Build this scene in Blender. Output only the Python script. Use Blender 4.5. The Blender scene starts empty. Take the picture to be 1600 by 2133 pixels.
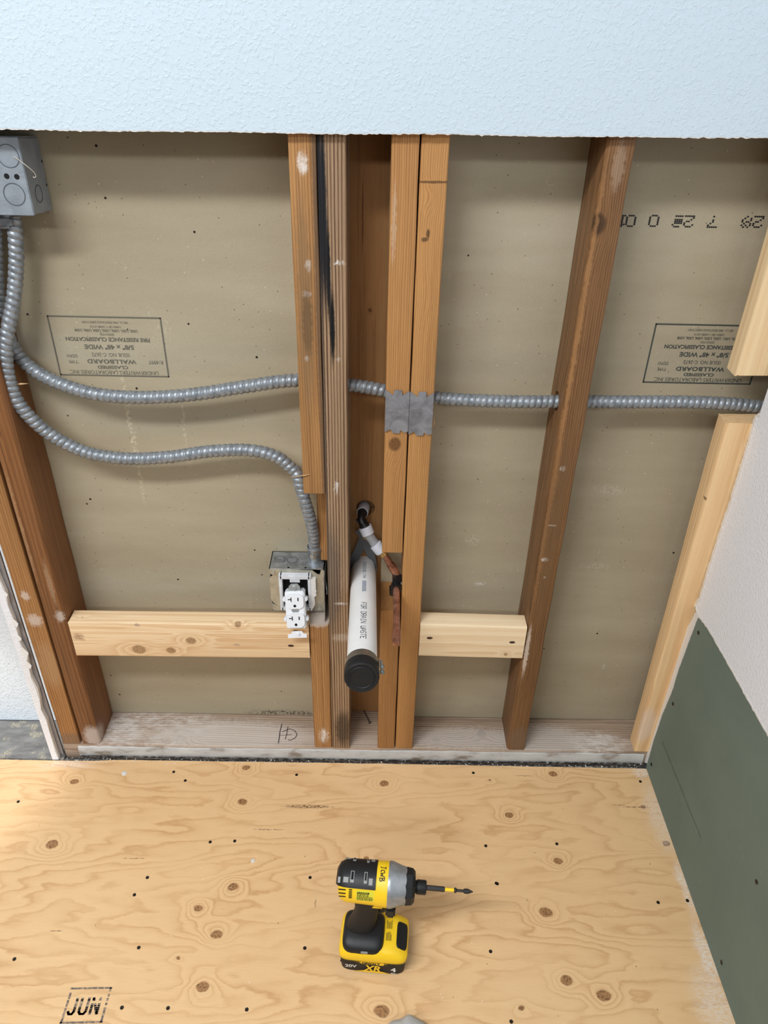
import bpy, bmesh, math, random
from mathutils import Vector, Matrix
from mathutils import noise as mnoise
C = bpy.context.scene.collection
random.seed(7)
PI = math.pi

# ---------------------------------------------------------------- camera, world, lights, exposure
cam_d = bpy.data.cameras.new('camera'); cam = bpy.data.objects.new('camera', cam_d); C.objects.link(cam)
cam_d.sensor_fit = 'HORIZONTAL'; cam_d.sensor_width = 36.0; cam_d.lens = 36.0 * 1570.55 / 1600.0
cam_d.clip_start = 0.02
CAMR, CAMU, CAMF = (0.999792, 0.000615, 0.020408), (-0.017434, 0.545916, 0.837659), (0.010626, 0.837840, -0.545813)
cam.matrix_world = Matrix(((CAMR[0], CAMU[0], -CAMF[0], 0.0), (CAMR[1], CAMU[1], -CAMF[1], -1.0964),
                           (CAMR[2], CAMU[2], -CAMF[2], 1.3664), (0, 0, 0, 1)))
bpy.context.scene.camera = cam

w = bpy.data.worlds.new('world'); bpy.context.scene.world = w; w.use_nodes = True
bg = w.node_tree.nodes['Background']; bg.inputs[0].default_value = (0.80, 0.90, 1.0, 1); bg.inputs[1].default_value = 0.05

def area(name, loc, rot, sx, sy, power, col, spread=PI):
    l = bpy.data.lights.new(name, 'AREA'); l.shape = 'RECTANGLE'; l.size = sx; l.size_y = sy
    l.energy = power; l.color = col; l.spread = spread
    o = bpy.data.objects.new(name, l); C.objects.link(o); o.location = loc; o.rotation_euler = rot
    return o
area('ceiling_lamp_near', (-1.05, -1.50, 2.70), (math.radians(12), math.radians(-8), 0), 1.4, 0.24, 72, (0.94, 0.97, 1.0))
area('ceiling_lamp_far', (-0.9, -3.35, 2.70), (math.radians(35), 0, 0), 2.0, 0.26, 45, (0.94, 0.97, 1.0))
area('side_fill_light', (-2.6, -1.5, 2.55), (math.radians(8), math.radians(-62), 0), 1.4, 1.6, 24, (0.94, 0.98, 1.0))  # added fill from the left, brightens the right wall; no known source
sl = bpy.data.lights.new('doorway_lamp', 'SPOT'); sl.energy = 110; sl.color = (0.95, 0.97, 1.0); sl.spot_size = math.radians(22); sl.spot_blend = 0.45; sl.shadow_soft_size = 0.05
so = bpy.data.objects.new('doorway_lamp', sl); C.objects.link(so); so.location = (-1.5, -0.9, 1.9)
so.rotation_euler = (Vector((-1.05, -0.06, 0.05))-Vector(so.location)).to_track_quat('-Z', 'Y').to_euler()

vs = bpy.context.scene.view_settings
vs.view_transform = 'Standard'; vs.look = 'None'; vs.gamma = 1.0; vs.use_curve_mapping = False; vs.exposure = -0.28

# ---------------------------------------------------------------- node helpers
def lin(r, g, b):
    f = lambda c: (c/255/12.92) if c/255 <= 0.04045 else ((c/255+0.055)/1.055)**2.4
    return (f(r), f(g), f(b), 1.0)

class NT:
    def __init__(s, name, rough=0.7, metal=0.0, spec=0.5):
        s.m = bpy.data.materials.new(name); s.m.use_nodes = True; s.t = s.m.node_tree
        s.b = s.t.nodes['Principled BSDF']; s.b.inputs['Roughness'].default_value = rough
        s.b.inputs['Metallic'].default_value = metal; s.b.inputs['Specular IOR Level'].default_value = spec
        s._p = None
    def n(s, ty, **k):
        x = s.t.nodes.new(ty)
        for a, v in k.items(): setattr(x, a, v)
        return x
    def L(s, a, b): s.t.links.new(a, b)
    def put(s, sock, v):
        if hasattr(v, 'is_output') or isinstance(v, bpy.types.NodeSocket): s.L(v, sock)
        else: sock.default_value = v
    def pos(s):
        if s._p is None: s._p = s.n('ShaderNodeNewGeometry').outputs['Position']
        return s._p
    def objp(s): return s.n('ShaderNodeTexCoord').outputs['Object']
    def vm(s, op, a, b=None, c=None):
        x = s.n('ShaderNodeVectorMath', operation=op); s.put(x.inputs[0], a)
        if b is not None: s.put(x.inputs[1], b)
        if c is not None: s.put(x.inputs[2], c)
        return x.outputs['Value'] if op in ('LENGTH', 'DOT_PRODUCT', 'DISTANCE') else x.outputs[0]
    def ma(s, op, a, b=None, c=None, clamp=False):
        x = s.n('ShaderNodeMath', operation=op); x.use_clamp = clamp; s.put(x.inputs[0], a)
        if b is not None: s.put(x.inputs[1], b)
        if c is not None: s.put(x.inputs[2], c)
        return x.outputs[0]
    def noise(s, vec, scale, detail=3, rough=0.55, dist=0.0, out='Fac'):
        x = s.n('ShaderNodeTexNoise'); s.L(vec, x.inputs['Vector']); x.inputs['Scale'].default_value = scale
        x.inputs['Detail'].default_value = detail; x.inputs['Roughness'].default_value = rough
        x.inputs['Distortion'].default_value = dist
        return x.outputs[out]
    def voro(s, vec, scale, feature='F1', out='Distance'):
        x = s.n('ShaderNodeTexVoronoi', feature=feature); s.L(vec, x.inputs['Vector']); x.inputs['Scale'].default_value = scale
        return x.outputs[out]
    def ramp(s, fac, stops, interp='LINEAR'):
        x = s.n('ShaderNodeValToRGB'); s.L(fac, x.inputs[0]); cr = x.color_ramp; cr.interpolation = interp
        while len(cr.elements) < len(stops): cr.elements.new(0.5)
        for e, (p, c) in zip(cr.elements, stops):
            e.position = p; e.color = c if hasattr(c, '__len__') else (c, c, c, 1)
        return x.outputs[0]
    def ss(s, v, a, b, lo=0.0, hi=1.0):
        x = s.n('ShaderNodeMapRange', interpolation_type='SMOOTHSTEP'); s.put(x.inputs[0], v)
        x.inputs[1].default_value = a; x.inputs[2].default_value = b; x.inputs[3].default_value = lo; x.inputs[4].default_value = hi
        return x.outputs[0]
    def mix(s, f, a, b, mode='MIX'):
        x = s.n('ShaderNodeMix', data_type='RGBA', blend_type=mode); s.put(x.inputs[0], f); s.put(x.inputs[6], a); s.put(x.inputs[7], b)
        return x.outputs[2]
    def sep(s, v):
        x = s.n('ShaderNodeSeparateXYZ'); s.L(v, x.inputs[0]); return x.outputs
    def comb(s, a, b, c):
        x = s.n('ShaderNodeCombineXYZ'); s.put(x.inputs[0], a); s.put(x.inputs[1], b); s.put(x.inputs[2], c); return x.outputs[0]
    def bump(s, h, dist=0.001, strength=1.0):
        x = s.n('ShaderNodeBump'); x.inputs['Strength'].default_value = strength; x.inputs['Distance'].default_value = dist
        s.L(h, x.inputs['Height']); s.L(x.outputs[0], s.b.inputs['Normal'])
    def col(s, c): s.put(s.b.inputs['Base Color'], c)
    def blob(s, vec, c, r, soft=0.35):
        """1 inside an ellipsoid at c with radii r, 0 outside"""
        q = s.vm('MULTIPLY_ADD', vec, tuple(1/v for v in r), tuple(-a/v for a, v in zip(c, r)))
        return s.ss(s.vm('LENGTH', q), 1.0+soft, 1.0-soft)

MATS = {}
def plain(name, rgb, rough=0.5, metal=0.0, bump=None, spec=0.5, vary=0.0, vs=60):
    if name in MATS: return MATS[name]
    t = NT(name, rough, metal, spec); c = lin(*rgb)
    if vary:
        nz = t.noise(t.objp(), vs, 4)
        d = tuple(v*(1-vary) for v in c[:3])+(1,); l = tuple(min(1, v*(1+vary)) for v in c[:3])+(1,)
        t.col(t.ramp(nz, [(0.3, d), (0.7, l)]))
    else: t.col(c)
    if bump: t.bump(t.noise(t.objp(), bump[0], 3), bump[1], 1.0)
    MATS[name] = t.m; return t.m

def wood(name, light, dark, axis='z', centre=(0, 0.3), ring=0.004, wob=0.010, contrast=0.6, seed=0.0,
         stains=(), knots=(), rough=0.65, soft=0.5, fibre=0.25, bumpd=0.0004, blotch=0.3, line=0.8, irr=1.6):
    """solid wood: growth rings round a pith line along `axis`, fibres, knots and stains in world space"""
    t = NT(name, rough, 0, 0.35); P = t.pos()
    A = {'x': 0, 'y': 1, 'z': 2}[axis]
    st = [1, 1, 1]; st[A] = 0.10
    Ps = t.vm('MULTIPLY_ADD', P, tuple(st), (seed, seed*1.7, seed*0.6))
    nz = t.noise(Ps, 9, 2, 0.5, 0.0, 'Color')
    off = t.vm('MULTIPLY', t.vm('SUBTRACT', nz, (0.5, 0.5, 0.5)), (wob*2, wob*2, wob*2))
    Q = t.vm('ADD', P, off)
    perp = [1, 1, 1]; perp[A] = 0
    cc = [0, 0, 0]; k = 0
    for i in range(3):
        if i != A: cc[i] = centre[k]; k += 1
    r = t.vm('LENGTH', t.vm('MULTIPLY_ADD', Q, tuple(perp), tuple(-v for v in cc)))
    f = t.ma('MULTIPLY', r, 1.0/ring)
    kmask = None
    for (kc, kr, amp) in knots:
        rr = [kr*1.7]*3; rr[A] = kr*3.2
        q = t.vm('MULTIPLY_ADD', Q, tuple(1/v for v in rr), tuple(-a/v for a, v in zip(kc, rr)))
        d2 = t.vm('DOT_PRODUCT', q, q)
        f = t.ma('ADD', f, t.ma('MULTIPLY', t.ma('EXPONENT', t.ma('MULTIPLY', d2, -1.0)), amp))
        rr = [kr]*3; rr[A] = kr*1.15
        b = t.blob(Q, kc, rr, 0.22)
        kmask = b if kmask is None else t.ma('MAXIMUM', kmask, b)
    lowp = [170, 170, 170]; lowp[A] = 3.0
    f = t.ma('ADD', f, t.ma('MULTIPLY', t.noise(t.vm('MULTIPLY', Q, tuple(lowp)), 1.0, 3, 0.6), irr))
    fr = t.ma('FRACT', f)
    g = t.ramp(fr, [(0.0, 0.0), (soft*0.6, 0.12), (line, 0.9), (line+0.12, 1.0), (1.0, 0.05)])
    st2 = [1, 1, 1]; st2[A] = 0.025
    fib = t.noise(t.vm('MULTIPLY', P, tuple(st2)), 900, 3, 0.6)
    bl = t.noise(Ps, 14, 3)
    lp2 = [110, 110, 110]; lp2[A] = 2.0
    cm = t.ss(t.noise(t.vm('MULTIPLY', P, tuple(lp2)), 1.0, 3), 0.30, 0.70, contrast*0.45, contrast*1.1)
    c = t.mix(t.ma('MULTIPLY', g, cm), lin(*light), lin(*dark))
    c = t.mix(t.ma('MULTIPLY', t.ss(fib, 0.45, 0.75), fibre), c, lin(*dark))
    c = t.mix(t.ma('MULTIPLY', t.ss(bl, 0.4, 0.75), blotch), c, lin(*[v*0.72 for v in dark]))
    if kmask is not None:
        kc2 = t.mix(t.ss(t.noise(P, 350, 2), 0.4, 0.7), lin(*[v*0.82 for v in dark]), lin(*[v*0.45 for v in dark]))
        c = t.mix(t.ma('MULTIPLY', kmask, 0.8), c, kc2)
    nn = None
    for (sc, sr, rgb, amt, ragged) in stains:
        if nn is None:
            nn = t.vm('MULTIPLY', t.vm('SUBTRACT', t.noise(P, 120, 4, 0.65, 0, 'Color'), (0.5, 0.5, 0.5)), (1, 1, 1))
        Pp = t.vm('MULTIPLY_ADD', nn, (ragged, ragged, ragged), P)
        m = t.ma('MULTIPLY', t.blob(Pp, sc, sr, 0.4), amt)
        if 0.75 < amt < 1: m = t.ma('MULTIPLY', m, t.ss(t.noise(t.vm('MULTIPLY', P, tuple(0.35 if i == A else 1 for i in range(3))), 120, 5, 0.75), 0.38, 0.66, 0.15, 1.0))
        c = t.mix(m, c, lin(*rgb))
    t.col(c)
    t.bump(t.ma('ADD', t.ma('MULTIPLY', g, -0.7), t.ma('MULTIPLY', fib, 0.6)), bumpd, 1.0)
    return t.m

# ---------------------------------------------------------------- object helpers
def link(name, bm, mat, parent=None, smooth=False):
    me = bpy.data.meshes.new(name)
    bmesh.ops.recalc_face_normals(bm, faces=bm.faces)
    bm.to_mesh(me); bm.free()
    if smooth is not False:
        for p in me.polygons: p.use_smooth = True
        if smooth is not True: me.set_sharp_from_angle(angle=math.radians(smooth))
    o = bpy.data.objects.new(name, me); C.objects.link(o)
    if mat: me.materials.append(mat)
    if parent: o.parent = parent
    return o
def mesh_obj(name, me, parent=None, mat=None):
    o = bpy.data.objects.new(name, me); C.objects.link(o)
    if parent: o.parent = parent
    if mat: me.materials.append(mat)
    return o
def tag(o, label, cat, group=None):
    o['label'] = label; o['category'] = cat
    if group: o['group'] = group
    return o
def thing(name, label, cat, loc=(0, 0, 0), group=None):
    o = bpy.data.objects.new(name, None); C.objects.link(o); o.location = loc; o.empty_display_size = 0.02
    return tag(o, label, cat, group)
def keep(o, root):
    """parent o (built in world space) to root, which stands at its own base"""
    o.parent = root; o.matrix_parent_inverse = root.matrix_basis.inverted(); return o
def struct(o): o['kind'] = 'structure'; return o

def box(bm, x0, x1, y0, y1, z0, z1, bev=0.0, M=None):
    b = bmesh.new() if (bev or M) else bm
    vs_ = [b.verts.new((x, y, z)) for z in (z0, z1) for y in (y0, y1) for x in (x0, x1)]
    for q in ((0, 2, 3, 1), (4, 5, 7, 6), (0, 1, 5, 4), (2, 6, 7, 3), (0, 4, 6, 2), (1, 3, 7, 5)):
        b.faces.new([vs_[i] for i in q])
    if b is not bm:
        if bev: bmesh.ops.bevel(b, geom=list(b.edges), offset=bev, segments=2, affect='EDGES')
        if M: bmesh.ops.transform(b, matrix=M, verts=b.verts)
        merge(bm, b)
    return bm
def merge(bm, b):
    me = bpy.data.meshes.new('tmp'); b.to_mesh(me); b.free(); bm.from_mesh(me); bpy.data.meshes.remove(me)
def prism(bm, pts, f0, f1):
    """pts: 2D outline; f0/f1 map (a,b)->3D for the two ends"""
    a = [bm.verts.new(f0(*p)) for p in pts]; b = [bm.verts.new(f1(*p)) for p in pts]
    bm.faces.new(a); bm.faces.new(b[::-1]); n = len(pts)
    for i in range(n): bm.faces.new((a[i], b[i], b[(i+1) % n], a[(i+1) % n]))
    return bm
def lathe(bm, prof, n=32, M=None, a0=0.0, a1=2*PI, cap=True):
    """prof: (t, r) along local Z, angles from local X"""
    full = abs(a1-a0-2*PI) < 1e-6; m = n if full else n+1; rows = []
    for (t_, r_) in prof:
        if r_ < 1e-7 and full: rows.append([bm.verts.new((0, 0, t_))])
        else: rows.append([bm.verts.new((r_*math.cos(a0+(a1-a0)*i/n), r_*math.sin(a0+(a1-a0)*i/n), t_)) for i in range(m)])
    new = [v for r in rows for v in r]
    for a, b in zip(rows, rows[1:]):
        for i in range(n if full else n):
            j = (i+1) % m if full else i+1
            if len(a) == 1 and len(b) == 1: continue
            if len(a) == 1: bm.faces.new((a[0], b[i], b[j]))
            elif len(b) == 1: bm.faces.new((a[i], b[0], a[j]))
            else: bm.faces.new((a[i], b[i], b[j], a[j]))
    if cap and full:
        for r in (rows[0], rows[-1]):
            if len(r) > 2: bm.faces.new(r)
    if M: bmesh.ops.transform(bm, matrix=M, verts=new)
    return bm
def frame(p, d, up=(0, 0, 1)):
    """matrix with local Z along d at p"""
    z = Vector(d).normalized(); u = Vector(up)
    if abs(z.dot(u)) > 0.98: u = Vector((0, 1, 0))
    x = u.cross(z).normalized(); y = z.cross(x)
    return Matrix(((x.x, y.x, z.x, p[0]), (x.y, y.y, z.y, p[1]), (x.z, y.z, z.z, p[2]), (0, 0, 0, 1)))
def spline(pts, step):
    P = [Vector(p) for p in pts]; P = [P[0]*2-P[1]]+P+[P[-1]*2-P[-2]]; out = []
    for i in range(1, len(P)-2):
        a, b, c, d = P[i-1:i+3]; n = 40
        for k in range(n):
            t = k/n
            out.append(0.5*((2*b)+(c-a)*t+(2*a-5*b+4*c-d)*t*t+(-a+3*b-3*c+d)*t**3))
    out.append(P[-2]); res = [out[0]]; acc = 0.0
    for a, b in zip(out, out[1:]):
        l = (b-a).length
        while l > 0 and acc+l >= step:
            a = a+(b-a)*((step-acc)/l); l = (b-a).length; acc = 0; res.append(a.copy())
        acc += l
    return res
def sweep(bm, path, rfun, n=16, cap=True):
    T = [(path[min(i+1, len(path)-1)]-path[max(i-1, 0)]).normalized() for i in range(len(path))]
    u = T[0].orthogonal().normalized(); rows = []
    for i, p in enumerate(path):
        u = (u-T[i]*u.dot(T[i])).normalized(); v = T[i].cross(u)
        rows.append([bm.verts.new(p+(u*math.cos(2*PI*k/n)+v*math.sin(2*PI*k/n))*rfun(i, k/n)) for k in range(n)])
    for a, b in zip(rows, rows[1:]):
        for k in range(n): bm.faces.new((a[k], b[k], b[(k+1) % n], a[(k+1) % n]))
    if cap: bm.faces.new(rows[0]); bm.faces.new(rows[-1][::-1])
    return bm
def tube(bm, pts, r, n=10, step=0.004): return sweep(bm, spline(pts, step), lambda i, k: r, n)
def hexa(bm, c8):
    v = [bm.verts.new(p) for p in c8]
    for q in ((0, 2, 3, 1), (4, 5, 7, 6), (0, 1, 5, 4), (2, 6, 7, 3), (0, 4, 6, 2), (1, 3, 7, 5)): bm.faces.new([v[i] for i in q])

def lumber_bm(ax, a0, a1, b0, b1, s0, s1, rad=0.0025, jit=0.0007, lean=(0, 0), seed=0, ragged=0.0, rads=None, seg=0.02, waney=None):
    """timber with rounded arrises. ax 'z': a=x b=y; ax 'x': a=y b=z. lean = drift of (a,b) at the far end"""
    rads = rads or (rad,)*4; prof = []
    cor = ((a0, b0, 1, 1, PI), (a1, b0, -1, 1, 1.5*PI), (a1, b1, -1, -1, 0), (a0, b1, 1, -1, 0.5*PI))
    for (ca, cb, sa, sb, st), r in zip(cor, rads):
        for k in range(4):
            th = st+k*PI/6; prof.append((ca+sa*r+r*math.cos(th), cb+sb*r+r*math.sin(th)))
    n = max(2, int((s1-s0)/seg)); bm = bmesh.new(); rows = []
    for i in range(n+1):
        s = s0+(s1-s0)*i/n; t = (s-s0)/(s1-s0); row = []
        for j, (a, b) in enumerate(prof):
            q = mnoise.noise(Vector((j//4*5.1+seed, s*9, seed*3.3)))*jit; q2 = mnoise.noise(Vector((j//4*3.7+seed+9, s*9, seed)))*jit
            e = (mnoise.noise(Vector((a*300, b*300, seed)))*ragged) if i in (0, n) else 0
            if waney:
                q += waney(j//4, s)
            aa, bb, ss_ = a+q+lean[0]*t, b+q2+lean[1]*t, s+e
            row.append(bm.verts.new((aa, bb, ss_) if ax == 'z' else (ss_, aa, bb)))
        rows.append(row)
    m = len(prof)
    for r0, r1 in zip(rows, rows[1:]):
        for k in range(m): bm.faces.new((r0[k], r1[k], r1[(k+1) % m], r0[(k+1) % m]))
    bm.faces.new(rows[0]); bm.faces.new(rows[-1][::-1])
    return bm
def drill(o, centre, direction, r, length, flat=None):
    b = bmesh.new(); lathe(b, [(-length/2, r), (length/2, r)], 24, frame(centre, direction))
    cutbm(o, b)
def cutbm(o, b):
    bmesh.ops.recalc_face_normals(b, faces=b.faces)
    me = bpy.data.meshes.new('cut'); b.to_mesh(me); b.free(); c = bpy.data.objects.new('cut', me); C.objects.link(c)
    md = o.modifiers.new('b', 'BOOLEAN'); md.operation = 'DIFFERENCE'; md.object = c; md.solver = 'EXACT'
    dg = bpy.context.evaluated_depsgraph_get(); dg.update()
    nm = bpy.data.meshes.new_from_object(o.evaluated_get(dg)); o.modifiers.clear()
    old = o.data; nm.name = old.name; o.data = nm; bpy.data.objects.remove(c); bpy.data.meshes.remove(me)

def text_mesh(body, size, f, name='print', thick=0.0, align='CENTER', sx=1.0, shear=0.0, space=1.0, width=None):
    """flat lettering: f maps (a,b) in metres on the surface to 3D; width fits the line to that width"""
    cu = bpy.data.curves.new('t', 'FONT'); cu.body = body; cu.size = size; cu.align_x = align; cu.shear = shear
    cu.space_character = space; cu.offset = thick; cu.resolution_u = 3
    o = bpy.data.objects.new('t', cu); C.objects.link(o)
    dg = bpy.context.evaluated_depsgraph_get(); me = bpy.data.meshes.new_from_object(o.evaluated_get(dg))
    bpy.data.objects.remove(o)
    if width:
        xs = [v.co.x for v in me.vertices]; sx = width/(max(xs)-min(xs))
        if align == 'CENTER':
            mid = (max(xs)+min(xs))/2
            for v in me.vertices: v.co.x -= mid
    for v in me.vertices: v.co = Vector(f(v.co.x*sx, v.co.y))
    me.materials.clear(); me.name = name
    return me
def ribbon(bm, pts, wd, f, sub=0.001):
    """ink stroke: polyline in surface coordinates, drawn wd wide"""
    for (a, b) in zip(pts, pts[1:]):
        A, B = Vector(a), Vector(b); d = B-A
        if d.length < 1e-9: continue
        n = max(1, int(d.length/sub)); u = d.normalized(); nn = Vector((-u.y, u.x))*wd/2; A = A-u*wd*0.3; B = B+u*wd*0.3
        prev = None
        for k in range(n+1):
            p = A+(B-A)*k/n; cur = (bm.verts.new(f(*(p+nn))), bm.verts.new(f(*(p-nn))))
            if prev: bm.faces.new((prev[0], cur[0], cur[1], prev[1]))
            prev = cur
STROKE = {'F': [[(0, 0), (0, 6), (4, 6)], [(0, 3.2), (3, 3.2)]], 'O': [[(1, 0), (0, 1), (0, 5), (1, 6), (3, 6), (4, 5), (4, 1), (3, 0), (1, 0)]],
 'R': [[(0, 0), (0, 6), (3, 6), (4, 5), (4, 4), (3, 3), (0, 3)], [(2, 3), (4, 0)]], 'D': [[(0, 0), (0, 6), (2.6, 6), (4, 4.6), (4, 1.4), (2.6, 0), (0, 0)]],
 'A': [[(0, 0), (0, 4), (2, 6), (4, 4), (4, 0)], [(0, 2.4), (4, 2.4)]], 'I': [[(2, 0), (2, 6)], [(1, 0), (3, 0)], [(1, 6), (3, 6)]], 'N': [[(0, 0), (0, 6), (4, 0), (4, 6)]],
 'W': [[(0, 6), (0, 0.6), (1, 0), (2, 1.2), (3, 0), (4, 0.6), (4, 6)]], 'S': [[(4, 5), (3, 6), (1, 6), (0, 5), (0, 4), (1, 3), (3, 3), (4, 2), (4, 1), (3, 0), (1, 0), (0, 1)]],
 'T': [[(2, 0), (2, 6)], [(0, 6), (4, 6)]], 'E': [[(4, 0), (0, 0), (0, 6), (4, 6)], [(0, 3.2), (3, 3.2)]],
 '0': [[(0, 0), (0, 6), (4, 6), (4, 0), (0, 0)]], '1': [[(2, 0), (2, 6), (1, 5)], [(1, 0), (3, 0)]], '2': [[(0, 6), (4, 6), (4, 3), (0, 3), (0, 0), (4, 0)]], '3': [[(0, 6), (4, 6), (4, 0), (0, 0)], [(1, 3), (4, 3)]],
 '4': [[(3, 0), (3, 6), (0, 2), (4, 2)]], '7': [[(0, 6), (4, 6), (1.4, 0)]], 'K': [[(0, 0), (0, 6)], [(4, 6), (0, 2.6)], [(1.2, 3.4), (4, 0)]], 'U': [[(0, 6), (0, 1), (1, 0), (3, 0), (4, 1), (4, 6)]], 'J': [[(4, 6), (4, 1), (3, 0), (1, 0), (0, 1)]]}
def stroke_text(bm, s, h, f, wd, pitch=5.6, xs=1.0):
    k = h/6; x = 0
    for ch in s:
        for pl in STROKE.get(ch, []): ribbon(bm, [((x+p[0]*xs)*k, p[1]*k) for p in pl], wd, f)
        x += pitch*xs
    return x*k

# ================================================================ THE SETTING
# ---- plywood floor
t = NT('plywood', 0.55, 0, 0.4); P = t.pos()
KN = [(-0.6302, -0.0682, 0.0076), (-0.2724, -0.0266, 0.0076), (-0.2673, -0.1119, 0.0085), (-0.6242, -0.2139, 0.0102), (-0.2563, -0.2954, 0.0085), (-0.3123, -0.3371, 0.0068), (-0.2705, -0.3834, 0.0089), (-0.2775, -0.4709, 0.0093), (0.0273, -0.0624, 0.0085), (0.3953, -0.0319, 0.0076), (0.2856, -0.1353, 0.0076), (0.5918, -0.1949, 0.0068), (0.3666, -0.2349, 0.0076), (0.3248, -0.3366, 0.0102), (0.3391, -0.4540, 0.0093), (0.3967, -0.4777, 0.0102), (0.2553, -0.4974, 0.0047), (0.0236, -0.5047, 0.0110), (0.5696, -0.1118, 0.0047), (-0.3284, -0.4241, 0.0034), (-0.0072, -0.2350, 0.0043), (0.2549, -0.0502, 0.0025), (-0.7226, -0.3041, 0.0076)]
Pj = t.vm('ADD', P, t.vm('MULTIPLY', t.vm('SUBTRACT', t.noise(t.vm('MULTIPLY', P, (1, 1.6, 1)), 22, 3, 0.6, 0, 'Color'), (0.5, 0.5, 0.5)), (0.03, 0.010, 0)))
jag = t.noise(t.vm('MULTIPLY', P, (0.30, 1.0, 1)), 130, 4, 0.65)
h = t.ma('MULTIPLY', t.noise(t.vm('MULTIPLY_ADD', Pj, (0.25, 1, 1), (3.1, 7.7, 0)), 8.0, 3.0, 0.50), 14.5)
h = t.ma('ADD', h, t.ma('MULTIPLY', t.sep(P)[1], 16.0))
h = t.ma('ADD', h, t.ma('MULTIPLY', jag, 0.55))
core = None; halo = None
Pk = t.vm('ADD', P, t.vm('MULTIPLY', t.vm('SUBTRACT', t.noise(P, 60, 2, 0.5, 0, 'Color'), (0.5, 0.5, 0.5)), (0.006, 0.006, 0)))
for (kx, ky, kr) in KN:
    q = t.vm('MULTIPLY_ADD', Pk, (1/(kr*3.0), 1/(kr*2.3), 0), (-kx/(kr*3.0), -ky/(kr*2.3), 0))
    d2 = t.vm('DOT_PRODUCT', q, q)
    e = t.ma('EXPONENT', t.ma('MULTIPLY', d2, -1.0))
    h = t.ma('ADD', h, t.ma('MULTIPLY', e, 3.6 if kr > 0.006 else 1.2))
    d = t.vm('LENGTH', q)
    b = t.ss(d, 0.45, 0.33)
    core = b if core is None else t.ma('MAXIMUM', core, b)
fr = t.ma('FRACT', h)
g = t.ramp(fr, [(0.0, 0.45), (0.12, 0.02), (0.45, 0.10), (0.75, 0.40), (0.90, 0.95), (1.0, 0.70)])
amp_ = t.ss(t.noise(t.vm('MULTIPLY_ADD', P, (0.6, 1, 1), (9, 2, 0)), 9, 3), 0.32, 0.68, 0.22, 0.80)
c = t.mix(t.ma('MULTIPLY', g, amp_), lin(230, 190, 140), lin(194, 143, 92))
fib = t.noise(t.vm('MULTIPLY', P, (0.05, 1, 1)), 700, 3, 0.6)
c = t.mix(t.ma('MULTIPLY', t.ss(fib, 0.45, 0.8), 0.22), c, lin(186, 140, 90))
lf = t.noise(t.vm('MULTIPLY', P, (0.5, 1, 1)), 5, 3)
c = t.mix(t.ma('MULTIPLY', t.ss(lf, 0.35, 0.7), 0.30), c, lin(236, 200, 148))
kcol = t.mix(t.ss(t.noise(P, 260, 3), 0.45, 0.62), lin(162, 116, 72), lin(98, 62, 36))
c = t.mix(t.ma('MULTIPLY', core, 0.9), c, kcol)
# dark splits, plaster dust along the right wall, specks
for (ca, cr) in (((0.5544, -0.1120, 0.0000), (0.030, 0.0012, 1)), ((0.5202, -0.1079, 0.0000), (0.014, 0.0008, 1)), ((-0.2043, -0.1754, 0.0000), (0.03, 0.0011, 1)), ((-0.4554, -0.2410, 0.0000), (0.022, 0.0008, 1)),
                 ((-0.1318, -0.1213, 0.0000), (0.05, 0.004, 1)), ((-0.5569, -0.3807, 0.0000), (0.014, 0.0007, 1)), ((0.3294, -0.0379, 0.0000), (0.02, 0.0010, 1)), ((-0.0993, -0.3247, 0.0000), (0.0010, 0.009, 1))):
    Pp = t.vm('MULTIPLY_ADD', t.vm('SUBTRACT', t.noise(P, 300, 2, 0.5, 0, 'Color'), (0.5, 0.5, 0.5)), (0.004, 0.0012, 0), P)
    c = t.mix(t.ma('MULTIPLY', t.blob(Pp, ca, cr, 0.3), t.ss(t.noise(t.vm('MULTIPLY', P, (1, 6, 1)), 170, 2), 0.46, 0.56)), c, lin(70, 42, 28))
dust = None
for (ca, cr, am) in (((0.5953, -0.1330, 0.0000), (0.02, 0.07, 1), 0.5), ((0.5993, -0.2874, 0.0000), (0.008, 0.045, 1), 0.75), ((0.5937, -0.4102, 0.0000), (0.012, 0.05, 1), 0.8), ((0.5821, -0.4877, 0.0000), (0.030, 0.05, 1), 0.55), ((0.5943, -0.0261, 0.0000), (0.018, 0.012, 1), 0.7), ((-0.6608, -0.0243, 0.0000), (0.05, 0.010, 1), 0.5)):
    b = t.ma('MULTIPLY', t.blob(t.vm('MULTIPLY_ADD', t.vm('SUBTRACT', t.noise(P, 45, 4, 0.6, 0, 'Color'), (0.5, 0.5, 0.5)), (0.03, 0.03, 0), P), ca, cr, 0.7), am)
    dust = b if dust is None else t.ma('MAXIMUM', dust, b)
dust = t.ma('MULTIPLY', dust, t.ss(t.noise(t.vm('MULTIPLY', P, (1, 3, 1)), 130, 3), 0.3, 0.6))
c = t.mix(dust, c, lin(235, 225, 215))
sp = t.voro(P, 42, 'F1'); c = t.mix(t.ma('MULTIPLY', t.ss(sp, 0.045, 0.02), 0.9), c, lin(245, 238, 228))
sp2 = t.voro(t.vm('ADD', P, (5, 3, 0)), 26, 'F1'); c = t.mix(t.ma('MULTIPLY', t.ss(sp2, 0.035, 0.015), 0.9), c, lin(88, 56, 36))
t.col(c); t.bump(t.ma('ADD', t.ma('MULTIPLY', g, -0.4), t.ma('MULTIPLY', fib, 0.5)), 0.0003, 1)
t.b.inputs['Roughness'].default_value = 0.5
M_ply = t.m

bm = bmesh.new()
XR = 0.6046
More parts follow.
